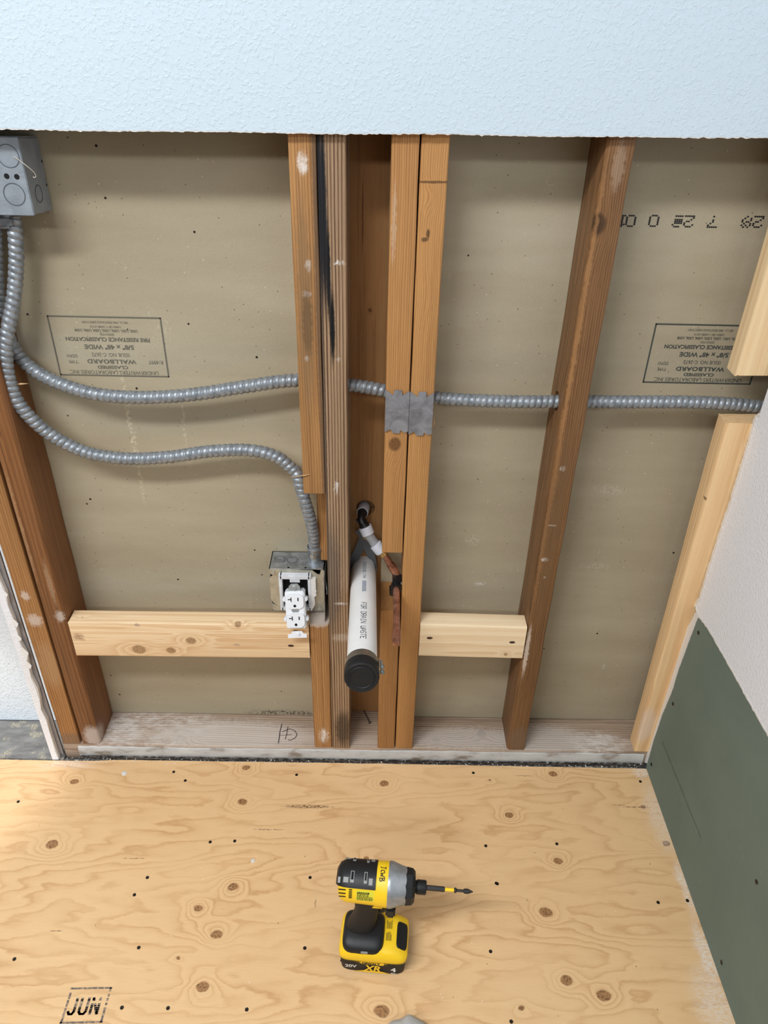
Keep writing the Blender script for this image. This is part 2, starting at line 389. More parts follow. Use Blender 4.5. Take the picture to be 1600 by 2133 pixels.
# wall edge of the sheet wanders a little
xs = [-1.9+2.5046*i/60 for i in range(61)]
edge = [(x, (-0.0145 if x < -0.6 else -0.0110-0.006*max(0, x))+0.0012*mnoise.noise(Vector((x*30, 0, 0)))) for x in xs]
prism(bm, [(-1.45, -1.232), (XR, -1.232)]+[e for e in edge if e[0] > -1.45][::-1], lambda a, b: (a, b, 0.0), lambda a, b: (a, b, -0.015))
floor = struct(link('floor', bm, M_ply))

bm = bmesh.new(); box(bm, -3.0, XR, -3.2, -1.233, -0.018, -0.003); box(bm, -3.0, -1.452, -1.232, -0.012, -0.018, -0.003); struct(link('floor_bounce_cut', bm, plain('dark_bounce_cut', (92, 90, 88), 0.85, vary=0.15, vs=6)))  # unseen dark floor, added to cut the light bounced up by the plywood
# screws sunk into the plywood, one mesh shared
M_scr = plain('black_screw', (44, 38, 34), 0.45, 0.6)
def screw_mesh(name, r=0.0031):
    b = bmesh.new(); lathe(b, [(0.0000, r), (0.0006, r), (0.0006, r*0.45), (-0.0008+0.001, 0.0)], 14)
    me = bpy.data.meshes.new(name); b.to_mesh(me); b.free(); me.materials.append(M_scr); return me
SM = screw_mesh('screw')
def place_screws(pts, parent, nrm, me=SM):
    for p in pts:
        o = bpy.data.objects.new('screw', me); C.objects.link(o); o.matrix_world = frame(p, nrm); keep(o, parent)
place_screws([(-0.1613, -0.0435, 0.0000), (-0.4263, -0.0404, 0.0000), (-0.3968, -0.0620, 0.0000), (-0.2683, -0.2017, 0.0000), (-0.3161, -0.2045, 0.0000), (-0.4202, -0.2795, 0.0000), (-0.4353, -0.3134, 0.0000), (-0.4015, -0.4080, 0.0000), (-0.1116, -0.4056, 0.0000), (-0.1131, -0.2756, 0.0000), (-0.4030, -0.5037, 0.0000), (-0.3275, -0.5037, 0.0000), (-0.1982, -0.5046, 0.0000), (0.2405, -0.2825, 0.0000), (0.2405, -0.2825, 0.0000), (0.2422, -0.2834, 0.0000), (0.2215, -0.0322, 0.0000), (0.5815, -0.0486, 0.0000), (0.5385, -0.3160, 0.0000), (0.5948, -0.3117, 0.0000), (0.2292, -0.2052, 0.0000), (0.2148, -0.4078, 0.0000), (0.2356, -0.5184, 0.0000), (-0.7283, -0.1190, 0.0000), (-0.6091, -0.4295, 0.0000), (0.3716, -0.1990, 0.0000)] , floor, (0, 0, 1))

# month stamp on the plywood
M_ink = plain('stamp_ink', (92, 86, 84), 0.8)
t = NT('faded_ink', 0.85); P = t.pos(); t.col(t.mix(t.ss(t.noise(P, 240, 3), 0.42, 0.62), lin(96, 88, 84), lin(172, 148, 122))); M_ink2 = t.m
o0 = Vector((-0.4955, -0.527, 0.0004)); eu = Vector((0.0665, 0.0018, 0)); ev = Vector((0.0, 0.0515, 0))
fs = lambda a, b: o0+eu*a+ev*b
bm = bmesh.new()
for pl in ([(0, 0), (1, 0)], [(0, 1), (1, 1)]): ribbon(bm, pl, 0.055, fs, 0.1)
for (a, b_) in ((0.0, 0.40), (0.46, 0.52), (0.56, 0.64), (0.7, 0.86)): ribbon(bm, [(0.02, a), (0.02, b_)], 0.05, fs, 0.2)
for (a, b_) in ((0.0, 0.40), (0.50, 0.54), (0.62, 0.68), (0.75, 0.8), (0.9, 1.0)): ribbon(bm, [(0.98, a), (0.98, b_)], 0.05, fs, 0.2)
def clipped(ch, x0, wch):
    for pl in STROKE[ch]:
        for (a, b_) in zip(pl, pl[1:]):
            for k in range(8):
                p = [(a[i]+(b_[i]-a[i])*k/8, a[i]+(b_[i]-a[i])*(k+1)/8) for i in (0, 1)]
                ym = (p[1][0]+p[1][1])/2
                if 4.0 < ym < 5.0 or 3.0 < ym < 3.3: continue
                ribbon(bm, [(x0+p[0][0]*wch/4, 0.24+p[1][0]*0.46/6), (x0+p[0][1]*wch/4, 0.24+p[1][1]*0.46/6)], 0.062, fs, 0.2)
clipped('J', 0.10, 0.14); clipped('U', 0.36, 0.17); clipped('N', 0.64, 0.17)
link('stamp_print', bm, M_ink2, floor)

# ---- subfloor groove with grit between plywood and sill
t = NT('grime', 0.9); P = t.pos()
t.col(t.ramp(t.noise(P, 150, 4, 0.7), [(0.30, lin(28, 27, 27)), (0.5, lin(78, 76, 74)), (0.6, lin(140, 138, 134)), (0.75, lin(205, 203, 198))]))
t.bump(t.noise(P, 300, 3), 0.002, 1); M_grime = t.m
bm = bmesh.new(); n = 300; rows = []
for i in range(n+1):
    x = -0.80+1.42*i/n
    rows.append([bm.verts.new((x, -0.020+j*0.0056, -0.0035-0.0015*mnoise.noise(Vector((x*55, j*3, 1)))*3-(0.010 if j in (4, 5) else 0)-(0.004 if j == 3 else 0))) for j in range(6)])
for a, b in zip(rows, rows[1:]):
    for j in range(5): bm.faces.new((a[j], b[j], b[j+1], a[j+1]))
g_ = struct(link('trim_1', bm, M_grime))
M_chip = plain('plaster_chip', (218, 214, 206), 0.9)
def chips(name, spots, parent, size=(0.0008, 0.003)):
    b = bmesh.new()
    for p in spots:
        s = random.uniform(*size); vs_ = [b.verts.new(Vector(p)+Vector((random.uniform(-s, s), random.uniform(-s, s), random.uniform(0, s*0.8)+(0.0002)))) for _ in range(5)]
        for q in ((0, 1, 2), (0, 2, 3), (0, 3, 4), (0, 4, 1), (1, 3, 2), (1, 4, 3)):
            try: b.faces.new([vs_[i] for i in q])
            except Exception: pass
    o = link(name, b, M_chip, parent); o['kind'] = 'stuff'; return o
chips('plaster_crumbs', [(random.uniform(-0.68, 0.60), random.gauss(-0.013, 0.004), -0.001) for _ in range(520)], g_, (0.0004, 0.0022))
chips('plaster_crumbs', [(random.uniform(-0.72, 0.58), -0.02-abs(random.gauss(0, 0.13)), 0.0) for _ in range(110)]+[(-0.62+random.gauss(0, .05), -0.04+random.gauss(0, 0.012), 0) for _ in range(40)], floor, (0.0003, 0.0011))
b = bmesh.new(); lathe(b, [(0, 0.0062), (0.0016, 0.0045), (0.002, 0.0)], 9, frame((-0.5310, -0.0458, 0.0000), (0.1, 0, 1))); chip = link('plaster_flake', b, M_chip, floor)
b = bmesh.new(); lathe(b, [(0, 0.0045), (0.001, 0.0035), (0.0012, 0.0)], 7, frame((-0.2262, -0.2429, 0.0000), (0.1, 0, 1))); link('plaster_flake', b, M_chip, floor)

# ---- kraft-faced wallboard seen from behind
def kraft(name):
    t = NT(name, 0.8, 0, 0.3); P = t.pos()
    a = t.noise(t.vm('MULTIPLY', P, (0.35, 1, 1.6)), 5, 4, 0.55)
    c = t.ramp(a, [(0.30, lin(160, 148, 124)), (0.55, lin(172, 161, 137)), (0.75, lin(184, 174, 152))])
    fz = t.noise(P, 520, 3, 0.6); c = t.mix(t.ma('MULTIPLY', t.ss(fz, 0.55, 0.8), 0.30), c, lin(120, 102, 72))
    v1 = t.voro(P, 60, 'F1'); c = t.mix(t.ma('MULTIPLY', t.ss(v1, 0.075, 0.035), 0.8), c, lin(70, 54, 36))
    v2 = t.voro(t.vm('ADD', P, (3.3, 1.7, 9.1)), 17, 'F1'); c = t.mix(t.ss(v2, 0.042, 0.030), c, lin(38, 28, 22))
    v3 = t.voro(t.vm('ADD', P, (7.3, 4.7, 2.1)), 45, 'F1'); c = t.mix(t.ma('MULTIPLY', t.ss(v3, 0.07, 0.02), 0.7), c, lin(215, 204, 180))
    # vertical run of rubbed white scratches and dusty smudges
    sm = t.ma('MULTIPLY', t.ss(t.noise(t.vm('MULTIPLY', P, (1, 1, 0.5)), 20, 5, 0.7), 0.60, 0.75), t.ss(t.noise(P, 180, 3), 0.5, 0.65))
    c = t.mix(t.ma('MULTIPLY', sm, 0.45), c, lin(208, 198, 176))
    for (ca, cr, am, rgb) in (((-0.4308, 0.0890, 0.7524), (0.004, 1, 0.13), 0.55, (214, 202, 176)), ((-0.3381, 0.0890, 0.7543), (0.003, 1, 0.07), 0.4, (214, 202, 176)),
                        ((0.2104, 0.0890, 0.4280), (0.012, 1, 0.004), 0.8, (206, 204, 196)), ((0.1871, 0.0890, 0.5332), (0.014, 1, 0.010), 0.35, (198, 190, 172)),
                        ((0.4990, 0.0890, 0.2053), (0.006, 1, 0.006), 0.8, (206, 206, 198)), ((0.4292, 0.0890, 0.6518), (0.03, 1, 0.01), 0.35, (196, 188, 170)),
                        ((0.4334, 0.0890, 0.4748), (0.03, 1, 0.01), 0.3, (196, 188, 170)),
                        ((-0.2028, 0.0890, 0.0433), (0.07, 1, 0.010), 0.8, (52, 44, 34)), ((-0.5197, 0.0890, 0.0335), (0.10, 1, 0.006), 0.5, (188, 180, 164))):
        Pp = t.vm('MULTIPLY_ADD', t.vm('SUBTRACT', t.noise(P, 60, 4, 0.7, 0, 'Color'), (0.5, 0.5, 0.5)), (0.02, 0, 0.02), P)
        c = t.mix(t.ma('MULTIPLY', t.ma('MULTIPLY', t.blob(Pp, ca, cr, 0.5), am), t.ss(t.noise(P, 170, 3), 0.42, 0.6)), c, lin(*rgb))
    t.col(c); t.bump(t.noise(P, 420, 3), 0.0004, 1); return t.m
M_kraft = kraft('kraft_paper')
bm = bmesh.new(); box(bm, -0.69, -0.048, 0.089, 0.1017, 0.040, 1.9); box(bm, 0.012, 1.0, 0.089, 0.1017, 0.040, 1.9)
wall_in = struct(link('wall_inner', bm, M_kraft))

def surf(x0, z0, y, rot=True):
    return (lambda a, b: (x0-a, y, z0-b))
M_grey = plain('grey_print', (104, 100, 88), 0.85)
M_grey2 = plain('dark_grey_print', (66, 70, 66), 0.85)
def stamp(xc, ztop, zbot, xl, xr, shl, mat, last):
    """underwriters stamp printed upside down on the paper; ztop is its edge nearest the ceiling"""
    y = 0.0886; bmf = bmesh.new(); f = lambda a, b: (a, y, b)
    for pl in ([(xl, ztop), (xr, ztop)], [(xl, zbot), (xr, zbot)], [(xl, ztop), (xl, zbot)], [(xr, ztop), (xr, zbot)]): ribbon(bmf, pl, 0.0025, f, 0.05)
    r0 = link('stamp_border', bmf, mat, wall_in)
    H = ztop-zbot; W = xr-xl; k = H/0.101
    # reading order top to bottom = photo bottom to top
    L_ = [('UNDERWRITERS LABORATORIES INC.', 0.0085, 0.009, 0.0, 0.152, 1.0, 0.0), ('CLASSIFIED', 0.0066, 0.0175, 0.0, 0.052, 1.0, 0.0002), ('WALLBOARD', 0.0088, 0.0285, 0.0, 0.083, 1.1, 0.0003),
          ('R-4997', 0.0088, 0.0285, -0.073, 0.024, 1.0, 0.0), ('TYPE', 0.0070, 0.0265, 0.064, 0.015, 1.0, 0.0), ('DDN1', 0.0070, 0.0365, 0.064, 0.017, 1.0, 0.0), ('ISSUE NO. C-2672', 0.0080, 0.040, 0.0, 0.063, 1.0, 0.0),
          ('5/8" x 48" WIDE', 0.0095, 0.054, 0.0, 0.083, 1.0, 0.0003), ('FIRE RESISTANCE CLASSIFICATION', 0.0080, 0.0665, 0.0, 0.140, 1.0, 0.0003), ('DESIGN NOS.', 0.0046, 0.0735, 0.0, 0.024, 1.0, 0.0),
          ('U305, U301, U302, U303, U304, U306, U308', 0.0055, 0.0805, 0.0, 0.104, 1.0, 0.0001), ('U404 UP-1 U408 U314', 0.0045, 0.0865, 0.0, 0.05, 1.0, 0.0), ('SEE U.L. FIRE RESISTANCE DIRECTORY', 0.0045, 0.094, 0.0, 0.076, 1.0, 0.0)]
    bmt = bmesh.new()
    for (s, sz, dz, dx, wd, spc, th) in L_:
        me = text_mesh(s, sz*1.12, surf(xc-dx, zbot+dz*k-0.0, y), width=wd*W/0.181*0.98, thick=th, space=spc)
        bmt.from_mesh(me); bpy.data.meshes.remove(me)
    link('stamp_print', bmt, mat, wall_in)
stamp(-0.443, 0.9585, 0.8580, -0.5328, -0.3522, 0, M_grey, '')
stamp(0.537, 0.9655, 0.8650, 0.4468, 0.6274, 0, M_grey2, '')

# dot matrix code, also upside down
DM = {'2': ('01110', '10001', '00001', '00110', '01000', '10000', '11111'), '0': ('01110', '10001', '10001', '10001', '10001', '10001', '01110'), '8': ('01010', '10101', '10010', '01101', '10001', '10010', '00100'),
      '7': ('11111', '00001', '00010', '00100', '00100', '00000', '00100'), '6': ('01110', '00001', '11110', '11110', '11110', '00000', '11110'), '1': ('00100', '01100', '00100', '00100', '00100', '00100', '01110')}
bm = bmesh.new(); y = 0.0886
def dotchar(ch, xc, zc, wd=0.0125, hh=0.0150):
    for r, row in enumerate(DM[ch]):
        for q, v in enumerate(row):
            if v == '1':
                cx = xc-(q-2)*wd/4; cz = zc-(3-r)*hh/6.0; rr = 0.0016
                ring = [bm.verts.new((cx+rr*math.cos(a*PI/3)*1.1, y, cz+rr*math.sin(a*PI/3)*0.85)) for a in range(6)]; bm.faces.new(ring)
for ch, uv in (('2', (0.5652, 0.0890, 1.1252)), ('8', (0.5479, 0.0890, 1.1248)), ('7', (0.4976, 0.0890, 1.1238)), ('2', (0.4614, 0.0890, 1.1237)), ('6', (0.4441, 0.0890, 1.1234)), ('0', (0.4087, 0.0890, 1.1234)), ('0', (0.3742, 0.0890, 1.1226)), ('1', (0.3613, 0.0890, 1.1224))):
    dotchar(ch, uv[0], uv[2])
link('date_code_print', bm, plain('black_ink', (26, 26, 26), 0.7), wall_in)

# ---- white painted drywall above, right wall, far left
def paint(name, rgb, tex=260, d=0.0009, dark=0.0):
    t = NT(name, 0.6, 0, 0.35); P = t.pos()
    n1 = t.noise(P, tex, 3, 0.55, 0.3); n2 = t.noise(P, tex*2.6, 2)
    c = lin(*rgb)
    if dark: c = t.mix(t.ma('MULTIPLY', t.ss(t.voro(P, 95, 'F1'), 0.10, 0.05), dark), c, lin(96, 104, 112))
    t.col(c)
    t.bump(t.ma('ADD', t.ss(n1, 0.45, 0.70), t.ma('MULTIPLY', n2, 0.3)), d, 1); return t.m
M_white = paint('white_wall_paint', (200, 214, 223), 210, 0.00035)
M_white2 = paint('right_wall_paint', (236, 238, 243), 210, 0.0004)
M_far = paint('far_wall_paint', (226, 235, 242), 190, 0.0006, 0.6)
M_gyp = plain('gypsum', (226, 222, 216), 0.9, bump=(300, 0.001))
def slab_x(name, poly, y0, y1, mat, parent=None): # outline in (x,z)
    b = bmesh.new(); prism(b, poly, lambda a, c_: (a, y0, c_), lambda a, c_: (a, y1, c_)); return link(name, b, mat, parent)
def slab_y(name, poly, x0, x1, mat, parent=None): # outline in (y,z)
    b = bmesh.new(); prism(b, poly, lambda a, c_: (x0, a, c_), lambda a, c_: (x1, a, c_)); return link(name, b, mat, parent)
pts = []; N = 460
for i in range(N+1):
    x = -0.95+1.56*i/N
    zc = 1.2395+0.0100*(x+0.5)+0.0012*mnoise.noise(Vector((x*7, 0, 0)))+0.0007*mnoise.noise(Vector((x*90, 3, 0)))+0.0005*mnoise.noise(Vector((x*300, 3, 0)))
    pts.append((x, zc))
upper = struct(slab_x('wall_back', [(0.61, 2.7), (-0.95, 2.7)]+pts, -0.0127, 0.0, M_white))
slab_x('gypsum_edge', [(x, z-0.0012+0.0014*mnoise.noise(Vector((x*160, 8, 0)))) for x, z in pts]+[(x, z+0.002) for x, z in pts[::-1]], -0.0124, -0.0002, M_gyp, upper)

def rag(p, amp, k, seed, n=12):
    out = []
    for a, b in zip(p, p[1:]):
        for i in range(n):
            q = [a[j]+(b[j]-a[j])*i/n for j in (0, 1)]
            out.append((q[0]+amp*mnoise.noise(Vector((q[0]*k, q[1]*k, seed))), q[1]+amp*mnoise.noise(Vector((q[1]*k, q[0]*k, seed+5)))))
    out.append(tuple(p[-1])); return out
cornerL = [p[1:] for p in [(0.6046, -0.0117, 0.8575), (0.6046, -0.0029, 0.8490), (0.6046, -0.0047, 0.8225), (0.6046, -0.0070, 0.7779), (0.6046, -0.0073, 0.7228), (0.6046, -0.0091, 0.6875), (0.6046, -0.0065, 0.6259), (0.6046, -0.0072, 0.5558), (0.6046, -0.0101, 0.4822), (0.6046, -0.0016, 0.4542), (0.6046, -0.0238, 0.4485)]]
jointL = [p[1:] for p in [(0.6046, -0.0238, 0.4485), (0.6046, -0.0696, 0.4576), (0.6046, -0.1670, 0.4606), (0.6046, -0.2463, 0.4624), (0.6046, -0.3172, 0.4646), (0.6046, -0.4711, 0.4631)]]
poly = [(cornerL[0][0], 2.7)]+rag(cornerL, 0.0022, 140, 1)+rag(jointL, 0.0018, 160, 2)[1:]+[(-3.2, 0.468), (-3.2, 2.7)]
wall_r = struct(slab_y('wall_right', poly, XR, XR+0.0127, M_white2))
ce = rag(cornerL, 0.0025, 180, 7)
slab_y('gypsum_edge', [(a+0.0035+0.002*mnoise.noise(Vector((b*90, 0, 3))), b) for a, b in ce]+[(a-0.004, b) for a, b in ce[::-1]], XR-0.0006, XR+0.008, M_gyp, wall_r)
je = rag(jointL, 0.002, 200, 9)
slab_y('gypsum_edge', [(a, b+0.002) for a, b in je]+[(a, b-0.0016+0.002*mnoise.noise(Vector((a*150, 0, 4)))) for a, b in je[::-1]], XR-0.0005, XR+0.008, M_gyp, wall_r)
# green moisture board below
t = NT('green_board_paper', 0.75, 0, 0.3); P = t.pos()
c = t.ramp(t.noise(P, 6, 4, 0.6), [(0.3, lin(106, 120, 110)), (0.7, lin(115, 129, 118))])
c = t.mix(t.ma('MULTIPLY', t.ss(t.noise(t.vm('MULTIPLY', P, (1, 2, 1)), 35, 4, 0.7), 0.62, 0.8), 0.35), c, lin(150, 160, 148))
t.col(c); t.bump(t.noise(P, 500, 2), 0.0002, 1); M_green = t.m
greenL = [p[1:] for p in [(0.6046, -0.0243, 0.4478), (0.6046, -0.0195, 0.3783), (0.6046, -0.0156, 0.3030), (0.6046, -0.0170, 0.2387), (0.6046, -0.0091, 0.1666), (0.6046, -0.0072, 0.0808), (0.6046, -0.0105, 0.0126)]]
stripL = [p[1:] for p in [(0.6046, -0.0116, 0.4474), (0.6046, 0.0019, 0.3872), (0.6046, 0.0114, 0.3015), (0.6046, 0.0143, 0.2169), (0.6046, 0.0103, 0.1242), (0.6046, 0.0094, 0.0501), (0.6046, 0.0003, 0.0023)]]
gb = slab_y('green_board', rag(greenL, 0.0008, 90, 3)+[(greenL[-1][0], 0.0), (-3.2, 0.0), (-3.2, 0.463)]+[(a, b-0.0005) for a, b in rag(jointL, 0.0012, 120, 2)[::-1]][:-1], XR+0.0002, XR+0.0127, M_green)
tag(gb, 'dark green moisture-resistant board screwed low on the right wall', 'drywall')
slab_y('gypsum_edge', rag(stripL, 0.0020, 120, 5)+rag(greenL, 0.0012, 150, 6)[::-1], XR-0.0008, XR+0.010, M_gyp, gb)
place_screws([(0.6044, -0.0354, 0.2266), (0.6044, -0.0288, 0.0325), (0.6044, -0.4247, 0.2514), (0.6044, -0.4361, 0.0285), (0.6044, -0.0422, 0.4234)], gb, (-1, 0, 0), screw_mesh('screw', 0.0038))
bm = bmesh.new(); a, b_ = Vector((XR-0.0001, -0.0419, 0.1208)), Vector((XR-0.0001, -0.2657, 0.1261))
k = 0.0
while k < 1:
    l = random.uniform(0.006, 0.016); p = a+(b_-a)*k; q = a+(b_-a)*min(1, k+l)
    for dz in (0.0014, -0.0012):
        h1 = random.uniform(0.0004, 0.0014); vs_ = [bm.verts.new(v) for v in (p+Vector((0, 0, dz-h1)), q+Vector((0, 0, dz-h1)), q+Vector((0, 0, dz+h1*0.4)), p+Vector((0, 0, dz+h1*0.4)))]; bm.faces.new(vs_)
    k += l*1.55
link('edge_print', bm, plain('green_print', (74, 88, 76), 0.8), gb)

# left end of the partition
wl = []
for i in range(41):
    z = 0.0+1.245*i/40; wl.append((-0.6835+0.0035*mnoise.noise(Vector((z*22, 1, 2)))+0.0015*mnoise.noise(Vector((z*120, 1, 2))), z))
wall_l = struct(slab_x('wall_left', [(-0.6968, 1.245), (-0.6968, 0.0)]+wl, -0.0127, -0.002, M_white2))
slab_x('torn_paper', [(x+0.0035*mnoise.noise(Vector((z*40, 5, 2)))+0.001, z) for x, z in wl]+[(x-0.002, z) for x, z in wl[::-1]], -0.0112, -0.003, M_gyp, wall_l)
M_bead = plain('grey_corner_bead', (150, 146, 146), 0.5, 0.2, vary=0.12, vs=30)
bm = bmesh.new(); box(bm, -0.694, -0.6745, -0.0015, 0.0015, 0.004, 1.245, 0.0006); box(bm, -0.6768, -0.6745, -0.0035, 0.002, 0.004, 1.245, 0.0005)
bead = link('corner_bead', bm, M_bead, wall_l)
for (zz, s) in ((0.47, 1), (0.40, 1.3), (0.325, 1.5), (0.29, 1.2), (0.36, 0.8), (0.315, 1.1)):
    b = bmesh.new(); v = [b.verts.new(Vector((-0.683, -0.0135, zz))+Vector((dx*s, -dy, dz*s))) for dx, dy, dz in ((0, 0, 0.006), (0.007, 0.002, -0.004), (0.004, 0.004, -0.010), (-0.003, 0.001, -0.003))]; b.faces.new(v)
    r = bmesh.ops.extrude_face_region(b, geom=list(b.faces)); bmesh.ops.translate(b, vec=(0, 0.0008, 0), verts=[e for e in r['geom'] if isinstance(e, bmesh.types.BMVert)])
    link('paper_tear', b, M_gyp, wall_l)
bm = bmesh.new(); box(bm, -1.9, -0.697, 0.097, 0.11, 0.0, 2.7); struct(link('wall_far', bm, M_far))
# worn grey threshold
t = NT('worn_grey_board', 0.7); P = t.pos()
c = t.ramp(t.noise(t.vm('MULTIPLY', P, (0.3, 1, 1)), 60, 4, 0.65), [(0.3, lin(98, 96, 94)), (0.7, lin(140, 138, 134))])
gl = t.ma('MULTIPLY', t.ss(t.noise(P, 28, 3), 0.54, 0.60), t.ss(t.noise(t.vm('MULTIPLY', P, (4, 1, 1)), 130, 2), 0.42, 0.55))
t.col(t.mix(t.ma('MULTIPLY', gl, 0.5), c, lin(196, 184, 152))); t.bump(t.noise(t.vm('MULTIPLY', P, (0.2, 1, 1)), 200, 3), 0.0006, 1)
bm = bmesh.new(); box(bm, -1.9, -0.674, -0.010, 0.0965, -0.014, -0.0008, 0.001); struct(link('trim_2', bm, t.m))

# ================================================================ FRAMING
W = (236, 230, 222); BK = (30, 30, 34)
def stud(name, bm, mat, label, cat='stud', group=None): return tag(link(name, bm, mat, None, 40), label, cat, group)

# sill plate
M_sill = wood('sill_wood', (178, 156, 134), (108, 82, 62), 'x', (0.42, 0.10), 0.0056, 0.014, 0.75, 4.2, rough=0.8, fibre=0.4, bumpd=0.0008,
    knots=[((0.2429, 0.0438, 0.0380), 0.010, 3.0), ((0.1379, 0.0258, 0.0380), 0.007, 2.0), ((-0.4208, 0.0158, 0.0380), 0.009, 3.0)],
    stains=[((-0.47, 0.045, 0.038), (0.13, 0.05, 0.03), (212, 204, 196), 0.8, 0.03), ((-0.3, 0.03, 0.038), (0.16, 0.04, 0.03), (204, 194, 184), 0.7, 0.03), ((-0.56, 0.02, 0.038), (0.04, 0.07, 0.03), (214, 206, 200), 0.78, 0.03),
            ((0.20, 0.03, 0.038), (0.12, 0.03, 0.03), (206, 196, 186), 0.6, 0.03), ((0.50, 0.02, 0.038), (0.06, 0.03, 0.03), (228, 222, 216), 0.85, 0.02), ((0.38, 0.03, 0.038), (0.1, 0.04, 0.02), (206, 198, 190), 0.5, 0.03),
            ((0.0, 0.02, 0.02), (0.8, 0.024, 0.030), (200, 186, 174), 0.35, 0.01)])
t2 = NT('painted_edge', 0.5); P = t2.pos()
c = t2.ramp(t2.noise(t2.vm('MULTIPLY', P, (0.4, 1, 1)), 40, 4, 0.6), [(0.35, lin(206, 208, 206)), (0.55, lin(190, 192, 192)), (0.66, lin(150, 142, 132)), (0.8, lin(92, 84, 78))])
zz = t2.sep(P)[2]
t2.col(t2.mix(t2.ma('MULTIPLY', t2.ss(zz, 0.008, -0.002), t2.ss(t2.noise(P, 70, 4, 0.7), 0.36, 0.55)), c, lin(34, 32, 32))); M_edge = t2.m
sill = thing('sill_plate', 'dusty whitewashed bottom plate the studs stand on', 'plate', (0, 0.045, -0.012))
o = link('board', lumber_bm('x', 0.001, 0.142, -0.012, 0.038, -0.672, 0.603, 0.004, 0.0012, seed=3), M_sill, None, 40); keep(o, sill)
bm = bmesh.new(); n = 220; rows = []
for i in range(n+1):
    x = -0.640+1.238*i/n; w1 = mnoise.noise(Vector((x*14, 0, 7)))*0.003; w2 = mnoise.noise(Vector((x*60, 3, 7)))*0.0016
    prof = [(0.0030, 0.0300+w1+w2), (-0.0010, 0.0285+w1+w2), (-0.0022, 0.020), (-0.0026, 0.009), (-0.0016, -0.003+w2), (0.003, -0.008)]
    rows.append([bm.verts.new((x, yy+w2*0.2, z_)) for yy, z_ in prof])
for a, b in zip(rows, rows[1:]):
    for j in range(5): bm.faces.new((a[j], b[j], b[j+1], a[j+1]))
o = link('paint_film', bm, M_edge, None, 40); keep(o, sill)
# pencilled mark on the sill
bm = bmesh.new(); fz_ = lambda a, b: (a, b, 0.0392)
pz = [tuple(p[:2]) for p in [(-0.2033, 0.0621, 0.0390), (-0.2049, 0.0389, 0.0390), (-0.2045, 0.0083, 0.0390)]]; ribbon(bm, pz, 0.0016, fz_, 0.004)
pz = [tuple(p[:2]) for p in [(-0.1886, 0.0555, 0.0390), (-0.1893, 0.0324, 0.0390), (-0.1910, 0.0191, 0.0390)]]; ribbon(bm, pz, 0.0012, fz_, 0.004)
pz = [tuple(p[:2]) for p in [(-0.1997, 0.0403, 0.0390), (-0.1836, 0.0487, 0.0390), (-0.1723, 0.0435, 0.0390), (-0.1660, 0.0328, 0.0390), (-0.1693, 0.0235, 0.0390), (-0.1791, 0.0167, 0.0390), (-0.1845, 0.0179, 0.0390)]]; ribbon(bm, pz, 0.0014, fz_, 0.004)
pz = [tuple(p[:2]) for p in [(-0.2048, 0.0295, 0.0390), (-0.1902, 0.0311, 0.0390), (-0.1776, 0.0326, 0.0390)]]; ribbon(bm, pz, 0.0010, fz_, 0.004)
o = link('pen_mark', bm, plain('pen_ink', (60, 46, 54), 0.7), None); keep(o, sill)

T = 1.262
OR = (186, 136, 82); ORD = (130, 84, 44)
# left pair at the doorway
M = wood('wood_outer', (176, 128, 78), (112, 68, 36), 'z', (-0.95, -0.05), 0.0050, 0.010, 0.75, 1.0, stains=[((-0.655, 0, 0.45), (0.0084, 0.01, 0.0105), W, 0.42, 0.02), ((-0.65, 0, 0.39), (0.0140, 0.01, 0.0140), W, 0.42, 0.02), ((-0.648, 0, 0.27), (0.02, 0.01, 0.06), (190, 160, 124), 0.3, 0.02), ((-0.65, 0, 0.05), (0.03, 0.02, 0.02), (120, 100, 84), 0.6, 0.01)])
stud('wall_stud', lumber_bm('z', -0.6715, -0.6335, 0.001, 0.090, 0.038, T, seed=1), M, 'orange-brown stud at the left wall end, beside the torn corner bead')
M = wood('wood_left', (142, 96, 58), (84, 50, 28), 'z', (-0.40, -0.25), 0.0050, 0.012, 0.75, 2.0, rough=0.5,
    stains=[((-0.602, 0.0, 0.48), (0.004, 0.01, 0.05), (190, 160, 130), 0.4, 0.01), ((-0.60, 0.0, 0.40), (0.0084, 0.01, 0.0140), W, 0.42, 0.02), ((-0.625, 0, 0.60), (0.003, 0.01, 0.12), (196, 160, 124), 0.35, 0.01), ((-0.6, 0, 0.06), (0.02, 0.03, 0.03), (214, 206, 198), 0.6, 0.02)])
stud('wall_stud', lumber_bm('z', -0.6285, -0.5885, 0.001, 0.0885, 0.038, T, rads=(0.003, 0.007, 0.003, 0.003), seed=2), M, 'dark reddish stud carrying the grey junction box, at left')

# cut stud A (notched for the outlet box)
M = wood('wood_notched', (186, 138, 86), (120, 78, 42), 'z', (-0.40, -0.10), 0.0040, 0.012, 0.8, 3.0, fibre=0.4, blotch=0.5,
    stains=[((-0.106, 0, 1.205), (0.0070, 0.01, 0.0140), W, 0.85, 0.015), ((-0.103, 0, 1.07), (0.0042, 0.01, 0.0084), W, 0.8, 0.015), ((-0.107, 0, 1.03), (0.0063, 0.01, 0.0042), W, 0.5, 0.02), ((-0.110, 0, 0.93), (0.0042, 0.01, 0.0042), W, 0.8, 0.015),
            ((-0.110, 0, 1.0), (0.010, 0.01, 0.16), (130, 104, 74), 0.55, 0.02), ((-0.089, 0, 1.1), (0.005, 0.02, 0.5), (70, 62, 56), 0.6, 0.005),
            ((-0.104, 0, 0.075), (0.0098, 0.012, 0.0210), W, 0.9, 0.02), ((-0.105, 0.03, 0.392), (0.03, 0.05, 0.008), (200, 192, 184), 0.7, 0.02), ((-0.107, 0, 0.985), (0.007, 0.01, 0.05), (96, 74, 50), 0.6, 0.015)])
